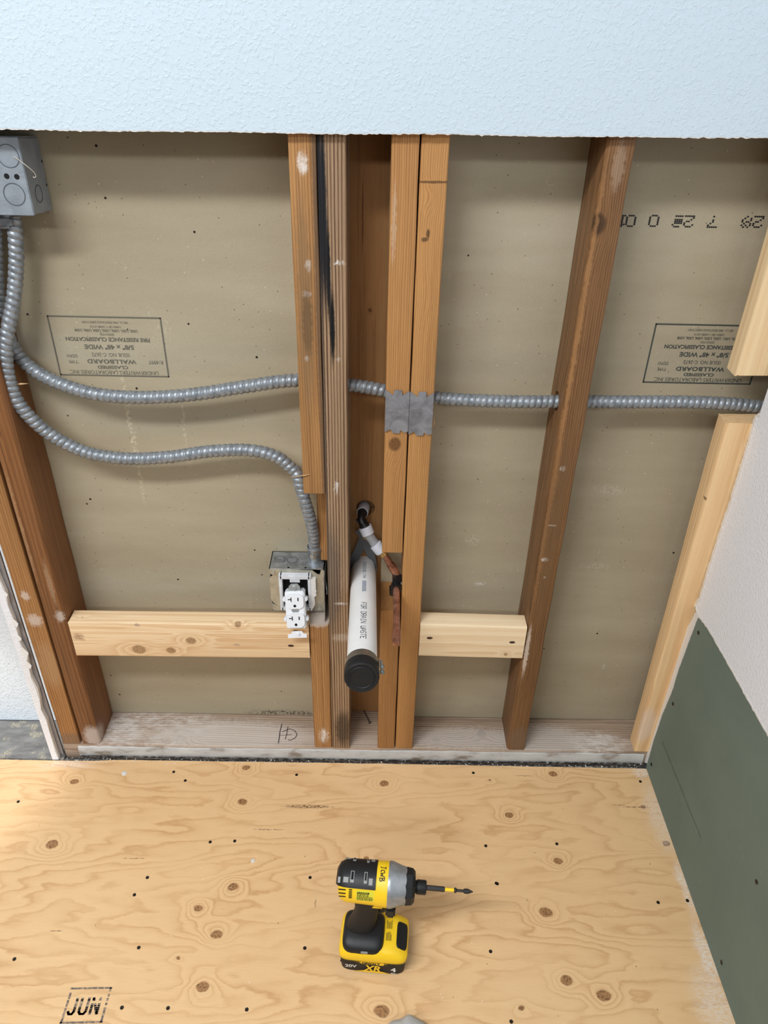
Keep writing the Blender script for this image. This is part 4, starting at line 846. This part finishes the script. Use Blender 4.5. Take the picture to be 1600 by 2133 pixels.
# hanger strap: grey band crossing over a screw and going under the pipe
M_strap = plain('grey_strap', (104, 106, 108), 0.5, vary=0.06)
SS = Vector((-0.0227, 0.0990, 0.5298))
ps = thing('pipe_strap', 'grey plastic hanger strap crossed above the drain pipe', 'strap', tuple(SS))
def band(pts, wd, th, bm_):
    path = spline(pts, 0.004); rows = []
    for i, p in enumerate(path):
        tn = (path[min(i+1, len(path)-1)]-path[max(0, i-1)]).normalized(); nrm = Vector((p.x-PA.x, 0, p.z-PA.z-0.002))
        # width lies along the pipe low down and turns flat to the board above
        f = max(0.0, min(1.0, (p.z-0.462)/0.035)); wv = (Vector((0, 1, 0))*(1-f)+Vector((tn.z, 0, -tn.x))*f); wv = (wv-tn*wv.dot(tn)).normalized(); nv = tn.cross(wv)
        rows.append([bm_.verts.new(p+wv*wd/2*a+nv*th/2*c_) for a, c_ in ((-1, -1), (1, -1), (1, 1), (-1, 1))])
    for a, c_ in zip(rows, rows[1:]):
        for k in range(4): bm_.faces.new((a[k], c_[k], c_[(k+1) % 4], a[(k+1) % 4]))
    bm_.faces.new(rows[0]); bm_.faces.new(rows[-1][::-1])
pc = Vector((-0.0224, 0.088, 0.4585)); rr = RP+0.0012
for s in (-1, 1):
    b = bmesh.new()
    band([SS+Vector((-s*0.010, -0.001*s-0.001, 0.018)), SS+Vector((-s*0.002, -0.001*s-0.001, 0.003)), (pc.x+s*0.012, 0.0955-0.001*s, pc.z+0.036), (pc.x+s*0.0225, 0.0905, pc.z+0.013), (pc.x+s*rr, 0.088, pc.z), (pc.x+s*rr*0.72, 0.088, pc.z-rr*0.72), (pc.x+s*0.0005, 0.088, pc.z-rr)], 0.0165, 0.0012, b)
    o = link('strap_leg', b, M_strap, None, 40); keep(o, ps)
disc('screw', tuple(SS+Vector((0.003, -0.0035, 0.001))), (0.1, -1, 0.25), 0.0046, plain('brass_screw', (176, 146, 86), 0.4, 0.6), ps, 0.0015)
disc('screw_recess', tuple(SS+Vector((0.0032, -0.0051, 0.0014))), (0.1, -1, 0.25), 0.0018, M_dark, ps, 0.0002)

# supply line
sp_ = thing('supply_pipe', 'copper water stub joined to grey push fittings, right of the drain pipe', 'pipe', (-0.0212, 0.1000, 0.5911))
M_coll = plain('pale_plastic', (206, 208, 216), 0.45); M_gry = plain('grey_plastic', (150, 150, 152), 0.45); M_blk = plain('black_plastic', (22, 22, 24), 0.4)
t = NT('copper', 0.35, 0.6); P = t.pos(); t.col(t.ramp(t.noise(P, 60, 4, 0.65), [(0.3, lin(124, 82, 64)), (0.5, lin(168, 116, 92)), (0.75, lin(208, 156, 130))])); M_cop = t.m
def seg(name, a, b_, prof, mat, n_=24, parent=sp_):
    a = Vector(a); b_ = Vector(b_); L_ = (b_-a).length; bb = bmesh.new(); lathe(bb, [(t_*L_, r_) for t_, r_ in prof], n_, frame(a, b_-a)); o = link(name, bb, mat, None, 40); keep(o, parent); return o
q0 = Vector((-0.0225, 0.1180, 0.5860)); q1 = Vector((-0.0254, 0.0860, 0.5936)); q2 = Vector((-0.0267, 0.0660, 0.5886)); q3 = Vector((-0.0185, 0.0600, 0.5767)); q3b = Vector((-0.0129, 0.0560, 0.5644)); q4 = Vector((0.0008, 0.0500, 0.5459)); q5 = Vector((0.0118, 0.0460, 0.5336))
seg('collar', q0, q1, [(0, 0.0090), (0, 0.0115), (0.85, 0.0115), (1, 0.0105), (1, 0.005)], M_coll)
b = bmesh.new(); sweep(b, spline([q1-(q1-q0)*0.1, q1+(q1-q0)*0.25, q2, q3-(q3-q2)*0.1, q3+(q3-q2)*0.3], 0.002), lambda i, k: 0.0072, 14); lathe(b, [(-0.002, 0.0093), (0.003, 0.0093)], 18, frame(q1, q1-q0)); lathe(b, [(-0.004, 0.0095), (0.003, 0.0095)], 18, frame(q3-(q3-q2)*0.25, q3-q2))
box(b, -0.0035, 0.0035, -0.003, 0.003, -0.010, 0.010, 0.001, frame(q2, (1, 0, 0)))
o = link('elbow', b, M_blk, None, 40); keep(o, sp_)
seg('collar', q3-(q3b-q3)*0.25, q3b, [(0, 0.006), (0, 0.0122), (0.1, 0.0126), (0.9, 0.0122), (1, 0.0100)], M_coll)
seg('coupling', q3b-(q4-q3b)*0.1, q4, [(0, 0.0098), (0.25, 0.0096), (0.5, 0.0088), (1, 0.0096)], M_gry)
seg('collar', q4-(q5-q4)*0.15, q5, [(0, 0.0096), (0.08, 0.0118), (0.85, 0.0122), (1, 0.011), (1, 0.006)], M_coll)
q6 = q5+(q5-q4).normalized()*0.009
seg('ferrule', q5-(q6-q5)*0.1, q6, [(0, 0.0080), (1, 0.0080)], plain('brass', (186, 146, 84), 0.35, 0.7))
r1 = Vector((0.0371, 0.0400, 0.4935)); r2 = Vector((0.0438, 0.0340, 0.4822)); r3 = Vector((0.0410, 0.0160, 0.4745)); r4 = Vector((r3.x-0.0015, -0.128, 0.4640))
b = bmesh.new(); tube(b, [q6-(q6-q5)*0.3, q6+(r1-q6)*0.4, r1-(r1-q6)*0.1, r2, r3, r3+(r4-r3)*0.3, r3+(r4-r3)*0.6, r4], 0.0064, 18, 0.002)
lathe(b, [(0, 0.0078), (0.024, 0.0078)], 18, frame(r1-(r1-q6).normalized()*0.016, r1-q6)); lathe(b, [(-0.030, 0.0072), (-0.030, 0.0078), (-0.004, 0.0078), (0.001, 0.0066), (0.003, 0.0035), (0.004, 0)], 20, frame(r4, r4-r3))
o = link('copper_pipe', b, M_cop, None, 40); keep(o, sp_)
b = bmesh.new(); lathe(b, [(-0.006, 0.0072), (-0.006, 0.0102), (0.008, 0.0102), (0.008, 0.0072)], 20, frame(r3, (0, -1, 0)), cap=False); box(b, -0.008, 0.010, 0.0, 0.02, -0.004, 0.004, 0.001, Matrix.Translation(r3+Vector((0, 0.0, 0.011)))); box(b, -0.006, 0.006, -0.006, 0.012, -0.022, -0.006, 0.002, Matrix.Translation(r3+Vector((-0.007, 0.003, 0))))
o = link('pipe_clamp', b, M_blk, None, 35); keep(o, sp_)
disc('clamp_nail', tuple(r3+Vector((0.010, -0.004, 0.012))), (0, -1, 0.3), 0.0025, M_zinc, sp_, 0.002)

# nails and splinters
def nail(name, a, b_, r, label, mat=None):
    bb = bmesh.new(); a = Vector(a); b_ = Vector(b_); L_ = (b_-a).length
    lathe(bb, [(0, 0), (0.004, r), (L_, r), (L_, r*2.3), (L_+0.0008, r*2.3), (L_+0.0008, 0)], 10, frame(a, b_-a)); return tag(link(name, bb, mat or plain('rusty_steel', (98, 90, 84), 0.5, 0.5), None, 40), label, name)
nail('nail', (-0.0210, 0.1024, 0.0450), (-0.0061, 0.0677, 0.0415), 0.0014, 'thin grey nail lying on the bottom plate under the drain pipe')
M_spl = plain('splinter_wood', (196, 160, 118), 0.8)
def splinter(a, b_, wd, label):
    a = Vector(a); b_ = Vector(b_); bb = bmesh.new(); lathe(bb, [(0, 0), ((b_-a).length*0.3, wd), ((b_-a).length, 0)], 5, frame(a, b_-a)); return tag(link('wood_splinter', bb, M_spl, None), label, 'splinter')
splinter((-0.1101, -0.0020, 0.7263), (-0.1488, -0.0040, 0.7202), 0.0011, 'pale splinter sticking left from the sawn stud end')
splinter((-0.5683, 0.0080, 0.8753), (-0.5490, 0.0060, 0.8774), 0.0016, 'pale splinter beside the lower conduit near the left edge')
splinter((0.0201, 0.0020, 0.8981), (0.0115, 0.0200, 0.8796), 0.0012, 'small splinter above the conduit, left of the nail plates')
splinter((0.0915, 0.0120, 0.8113), (0.0918, 0.0100, 0.8313), 0.0018, 'splinter on the stud edge just below the right nail plate')

# ================================================================ IMPACT DRIVER
YEL = (250, 206, 34)
M_yel = plain('yellow_plastic', YEL, 0.42, bump=(900, 0.0001)); M_yel2 = plain('label_yellow', (222, 214, 60), 0.35)
M_bk = plain('driver_black', (20, 21, 23), 0.5, bump=(900, 0.0001)); M_bk2 = plain('driver_rubber', (30, 27, 25), 0.65, vary=0.1)
t = NT('cast_aluminium', 0.4, 0.6); P = t.objp(); t.col(t.ramp(t.noise(P, 70, 3), [(0.3, lin(150, 154, 158)), (0.7, lin(176, 180, 184))])); M_alu = t.m
M_wht = plain('print_white', (222, 222, 218), 0.5); M_gvent = plain('vent_grey', (150, 150, 146), 0.5)
dr = thing('impact_driver', 'yellow and black cordless impact driver standing on the plywood', 'power tool', (0.010, -0.408, 0.0))
DR = Matrix.Translation((0.010, -0.408, 0.0)) @ Matrix.Rotation(math.radians(-4.6), 4, 'Z')
TI = DR @ Matrix.Translation((0, 0, 0.03)) @ Matrix.Rotation(math.radians(-4), 4, 'X') @ Matrix.Translation((0, 0, -0.03))
mm = 0.001
HZ = 183*mm; HX = -64*mm
HM = TI @ Matrix.Translation((HX, 0.004, HZ)) @ Matrix.Rotation(PI/2, 4, 'Y')   # local Z -> forward (+X), local X -> down
def dpart(name, b, mat, sm=35, parent=None):
    o = link(name, b, mat, None, sm)
    if parent is None: keep(o, dr)
    else:
        o.parent = parent; bpy.context.view_layer.update(); o.matrix_parent_inverse = parent.matrix_world.inverted()
    return o
# yellow housing (full), black shell over the top and rear
b = bmesh.new(); lathe(b, [(3*mm, 0), (3*mm, 20*mm), (8*mm, 28*mm), (16*mm, 31.5*mm), (62*mm, 33*mm), (64*mm, 34.5*mm), (84*mm, 35*mm), (84*mm, 0)], 48, HM)
box(b, 22*mm, 62*mm, -20*mm, 20*mm, -22*mm, 10*mm, 6*mm, TI @ Matrix.Translation((HX+20*mm, 0.004, HZ-20*mm)))
hs = dpart('motor_housing', b, M_yel, 40)
# ang measured from local X (down): viewer side -y
b = bmesh.new(); prof = [(-0.5*mm, 0.5*mm), (-0.5*mm, 20*mm), (4*mm, 28*mm), (12*mm, 32.5*mm), (22*mm, 34.2*mm), (64.5*mm, 35.2*mm), (64.5*mm, 32*mm)]
lathe(b, prof, 40, HM, math.radians(62), math.radians(232))
sh = dpart('rear_cover', b, M_bk, 40)
def onhead(x_, ang, r_): # surface point on the head
    return HM @ Vector((r_*math.cos(ang), r_*math.sin(ang), x_))
def vent(x0, x1, a0, a1, r_, mat, nm, parent):
    b = bmesh.new(); g = [[b.verts.new(onhead(x_, a_2, r_)) for a_2 in (a0, (a0+a1)/2, a1)] for x_ in (x0, x1)]; g2 = [[b.verts.new(onhead(x_, a_2, r_+0.0005)) for a_2 in (a0, (a0+a1)/2, a1)] for x_ in (x0, x1)]
    for q in (g, g2):
        for k in (0, 1): b.faces.new((q[0][k], q[1][k], q[1][k+1], q[0][k+1]))
    for i in (0, 1): b.faces.new((g[0][0], g[1][0], g2[1][0], g2[0][0])) if i == 0 else b.faces.new((g[0][2], g[1][2], g2[1][2], g2[0][2]))
    return dpart(nm, b, mat, False, parent)
D_ = math.radians
for x0, x1, a0, a1, mt in ((23, 29, 190, 218, M_gvent), (45, 50, 190, 218, M_gvent), (3, 7, 206, 222, M_gvent), (12, 20, 206, 219, M_gvent), (53, 59, 205, 221, M_gvent), (24, 29, 140, 158, M_gvent), (47, 51, 142, 160, M_gvent), (54, 60, 142, 152, M_gvent), (10, 20, 138, 146, M_gvent)):
    rr_ = 30.5 if x1 <= 7 else (34.0 if x1 <= 20 else 35.0)
    vs2 = vent(x0*mm, x1*mm, D_(a0), D_(a1), rr_*mm+(0.6*mm if x1 <= 20 else 0.3*mm), mt, 'vent', sh)
    if (x1, a0) in ((29, 190), (50, 190), (29, 140), (51, 142)): vent((x0+1.2)*mm, (x1-1.2)*mm, D_(a0+2), D_(a1-7), (rr_+0.9)*mm, M_dark, 'vent_slot', sh)
for k in range(3): vent((5+k*0.5)*mm, (17)*mm, D_(238+k*11), D_(241+k*11), 31.6*mm, M_dark, 'housing_groove', hs)
for k in range(5): vent(22*mm, 27*mm, D_(236+k*6), D_(239+k*6), 32.6*mm, M_dark, 'vent_slot', hs)
# nose cone
b = bmesh.new(); lathe(b, [(83.5*mm, 0), (83.5*mm, 35.2*mm), (86*mm, 35.8*mm), (90*mm, 35.5*mm), (103*mm, 31*mm), (114*mm, 28.0*mm), (114*mm, 0)], 48, HM); dpart('nose_cone', b, M_alu, 30)
b = bmesh.new(); lathe(b, [(112*mm, 0), (112*mm, 28.6*mm), (114*mm, 30*mm), (123*mm, 28.5*mm), (127*mm, 24*mm), (128*mm, 13*mm), (128*mm, 0)], 10, HM); dpart('nose_bumper', b, M_bk, 20)
b = bmesh.new(); lathe(b, [(126*mm, 0), (126*mm, 9.5*mm), (130*mm, 10*mm), (131*mm, 11.3*mm), (144*mm, 11.3*mm), (146*mm, 10*mm), (146*mm, 0)], 32, HM); dpart('chuck', b, M_bk, 35)
b = bmesh.new(); lathe(b, [(145*mm, 4.2*mm), (175*mm, 4.2*mm), (176.5*mm, 3*mm)], 6, HM); lathe(b, [(191*mm, 2.8*mm), (192.5*mm, 4.2*mm), (194*mm, 4.2*mm), (196*mm, 2.2*mm), (206*mm, 2.2*mm), (208*mm, 4.0*mm), (214*mm, 4.0*mm), (222*mm, 0.6*mm)], 12, HM)
bit = dpart('driver_bit', b, plain('bit_steel', (66, 64, 64), 0.35, 0.6), 35)
b = bmesh.new(); lathe(b, [(176*mm, 2.9*mm), (191*mm, 2.9*mm)], 14, HM); dpart('bit_sleeve', b, M_yel, 35, bit)
# marker initials on the yellow band
b = bmesh.new(); ac = math.radians(190); rb = 35.25*mm
fh = lambda a, c_: onhead(74*mm+c_, ac+a/rb, rb)
sg = 1
INI = [[(0, 3), (0, -2), (-1, -3)], [(-1.5, 3.5), (1.5, 3.2)], [(5.5, 2.5), (3.2, 1.5), (3.0, -1.2), (5.2, -2.4)], [(6.2, 2.2), (7.0, -2.4), (8.3, 0.4), (9.4, -2.4), (10.3, 2.6)], [(12, 3.0), (12, -3.2)], [(11.3, 2.9), (14.4, 2.4), (14.2, 0.8), (12.2, 0.1), (15, -0.6), (15, -2.6), (11.6, -3.2)]]
for pl in INI: ribbon(b, [((x_-7)*1.45*mm*sg, z_*1.35*mm) for x_, z_ in pl], 1.3*mm, fh, 0.0015)
dpart('marker_initials', b, plain('marker_black', (20, 20, 22), 0.5), False, hs)
# data label
def patch(x0, x1, a0, a1, r_, mat, nm, n_=8):
    b = bmesh.new(); rows = [[b.verts.new(onhead(x_, a0+(a1-a0)*k/n_, r_)) for k in range(n_+1)] for x_ in (x0, x1)]
    for k in range(n_): b.faces.new((rows[0][k], rows[1][k], rows[1][k+1], rows[0][k+1]))
    return dpart(nm, b, mat, False, hs)
patch(34*mm, 66*mm, math.radians(236), math.radians(268), 33.4*mm, M_yel2, 'data_label')
b = bmesh.new(); r_ = 33.6*mm
for row in range(6):
    x_ = 35.5*mm
    while x_ < (52 if row < 3 else 60)*mm:
        l = random.uniform(1.2, 3.4)*mm; a0 = math.radians(236)+(math.radians(268)-math.radians(236))*(0.14+row*0.14); a1 = a0+(0.05 if row else 0.075)*(1 if math.radians(268) > math.radians(236) else -1)
        b.faces.new([b.verts.new(onhead(xx, aa, r_)) for xx, aa in ((x_, a0), (x_+l, a0), (x_+l, a1), (x_, a1))]); x_ += l+0.8*mm
dpart('label_text', b, plain('label_ink', (60, 56, 24), 0.6), False, hs)
# handle, trigger, foot
def loft(b, sections, n_=24, M_=None):
    """sections: (z, cx, cy, hx, hy, power) superellipses"""
    rows = []
    for (z_, cx, cy, hx, hy, pw) in sections:
        row = []
        for k in range(n_):
            a = 2*PI*k/n_; ca, sa = math.cos(a), math.sin(a)
            row.append(b.verts.new((M_ or Matrix()) @ Vector((cx+hx*math.copysign(abs(ca)**(2/pw), ca), cy+hy*math.copysign(abs(sa)**(2/pw), sa), z_))))
        rows.append(row)
    for r0, r1 in zip(rows, rows[1:]):
        for k in range(n_): b.faces.new((r0[k], r0[(k+1) % n_], r1[(k+1) % n_], r1[k]))
    b.faces.new(rows[0][::-1]); b.faces.new(rows[-1]); return b
b = bmesh.new(); loft(b, [(z*mm, cx*mm, 0.002, hx*mm, hy*mm, 2.5) for z, cx, hx, hy in ((64, -24, 26, 20), (74, -24, 24, 19), (86, -21, 22, 17.5), (100, -17, 21, 17), (120, -14, 20, 17), (138, -13, 22, 17.5), (152, -13, 26, 19), (166, -12, 28, 20))], 28, TI)
dpart('handle', b, M_bk2, 50)
b = bmesh.new(); loft(b, [(z*mm, cx*mm, 0.003, hx*mm, hy*mm, 3) for z, cx, hx, hy in ((118, 10, 7, 7), (128, 14, 8, 8), (140, 15, 9, 8.5), (150, 14, 9, 8.5))], 20, TI); dpart('trigger', b, M_bk, 50)
b = bmesh.new(); box(b, 18*mm, 34*mm, -26*mm, 10*mm, 138*mm, 160*mm, 3*mm, TI); dpart('lamp_block', b, M_bk, 30)
b = bmesh.new(); loft(b, [(z*mm, cx*mm, cy*mm, hx*mm, hy*mm, 5) for z, cx, cy, hx, hy in ((50, -18, -1, 34, 35), (60, -18, -1, 35, 36), (66, -18, -1, 35, 34), (71, -18, 0, 33, 29), (75, -18, 2, 27, 21))], 32, DR); dpart('handle_foot', b, M_bk, 40)
b = bmesh.new(); box(b, -20*mm, -8*mm, -37.9*mm, -34*mm, 60*mm, 64*mm, 0.8*mm, DR); dpart('charge_button', b, M_gvent, 30)
# battery
b = bmesh.new(); loft(b, [(z*mm, cx*mm, 0, hx*mm, hy*mm, pw) for z, cx, hx, hy, pw in ((34, 0, 57, 37.8, 7), (38, 0, 58.5, 39.5, 7), (48, 0, 58.5, 39.5, 7), (53, -1.5, 56, 38.5, 6), (60, -5, 49.5, 35.5, 6), (63.5, -7, 43, 32, 5))], 48, DR)
bt = dpart('battery', b, M_yel, 40)
b = bmesh.new(); loft(b, [(z*mm, 0, 0, hx*mm, hy*mm, 7) for z, hx, hy in ((0.2, 52, 34), (2, 55, 37), (37, 57.5, 38.6))], 48, DR); dpart('battery_base', b, M_bk2, 40, bt)
b = bmesh.new(); loft(b, [(-2*mm, 0, 0, 11*mm, 24*mm, 5), (2.2*mm, 0, 0, 10*mm, 22*mm, 5)], 20, DR @ Matrix.Translation((47.0*mm, -1*mm, 57.0*mm)) @ Matrix.Rotation(math.radians(33), 4, 'Y')); dpart('release_button', b, M_bk, 40, bt)
ff = lambda a, c_: DR @ Vector((a, -39.9*mm, c_))
for xa, xb in ((-52, -22), (22, 52)):
    b = bmesh.new(); ribbon(b, [(xa*mm, 36*mm), (xb*mm, 36*mm)], 7*mm, ff); dpart('label_panel', b, M_bk2, False, bt)
for q_ in (((-30, 39), (28, 39), (17, 31.5), (-15, 31.5)), ((-13, 11.5), (17, 11.5), (33, 6), (-34, 6))):
    b = bmesh.new(); b.faces.new([b.verts.new(ff(x_*mm, z_*mm)) for x_, z_ in q_]); dpart('label_flash', b, M_yel, False, bt)
fo = lambda x0, z0: (lambda a, c_: DR @ Vector((x0+a, -40.3*mm, z0+c_)))
def lab(body, size, x0, z0, mat, wd, th=0.0, sh=0.0):
    me = text_mesh(body, size*mm, fo(x0*mm, z0*mm), 'lettering', thick=th, width=wd*mm, shear=sh); me.materials.append(mat)
    o = bpy.data.objects.new('lettering', me); C.objects.link(o); o.parent = bt; o.matrix_parent_inverse = bt.matrix_world.inverted()
M_black2 = plain('label_black', (24, 22, 20), 0.5)
lab('DEWALT', 9.5, -2, 31.5, M_black2, 30, 0.0005)
lab('20V', 12, -36, 19.0, M_wht, 20, 0.0003); lab('XR', 25, 0, 12.0, M_yel, 29, 0.0007, 0.2)
lab('4', 17, 36, 16.5, M_wht, 9, 0.0006); lab('Ah', 7, 36, 8.0, M_wht, 9, 0.0001)
b = bmesh.new(); top = lambda a, c_: DR @ Vector((a, c_, 64.0*mm))
for y0_ in (-14, 6):
    for k in range(5):
        l = random.uniform(10, 15)*mm; ribbon(b, [((21+k*2.0)*mm, y0_*mm), ((21+k*2.0)*mm, y0_*mm+l)], 0.8*mm, top)
dpart('warning_print', b, M_black2, False, bt)

# ---- pale cloth at the bottom of the frame
t = NT('pale_fabric', 0.85); P = t.pos(); t.col(t.ramp(t.noise(P, 40, 3), [(0.3, lin(182, 182, 178)), (0.7, lin(204, 204, 200))])); t.bump(t.noise(P, 900, 2), 0.0004, 1)
b = bmesh.new(); nx, ny = 40, 30; rows = []
for j in range(ny):
    for_row = []
    for i in range(nx):
        a = 2*PI*i/nx; r_ = j/(ny-1); rx = 0.044*(1+0.12*mnoise.noise(Vector((math.cos(a)*1.5, math.sin(a)*1.5, 1)))); ry = 0.055*(1+0.18*mnoise.noise(Vector((math.cos(a)*2, math.sin(a)*2, 7))))
        x_ = rx*r_*math.cos(a); y_ = ry*r_*math.sin(a); z_ = 0.030*max(0.0, 1-r_**3)**0.6+0.004*abs(mnoise.noise(Vector((x_*60, y_*25, 3))))*(1-r_)+0.0012
        for_row.append(b.verts.new((0.066+x_, -0.566+y_, z_)))
    rows.append(for_row)
for r0, r1 in zip(rows, rows[1:]):
    for k in range(nx): b.faces.new((r0[k], r0[(k+1) % nx], r1[(k+1) % nx], r1[k]))
tag(link('cloth', b, t.m, None, True), 'pale grey crumpled cloth poking in at the bottom edge', 'cloth')
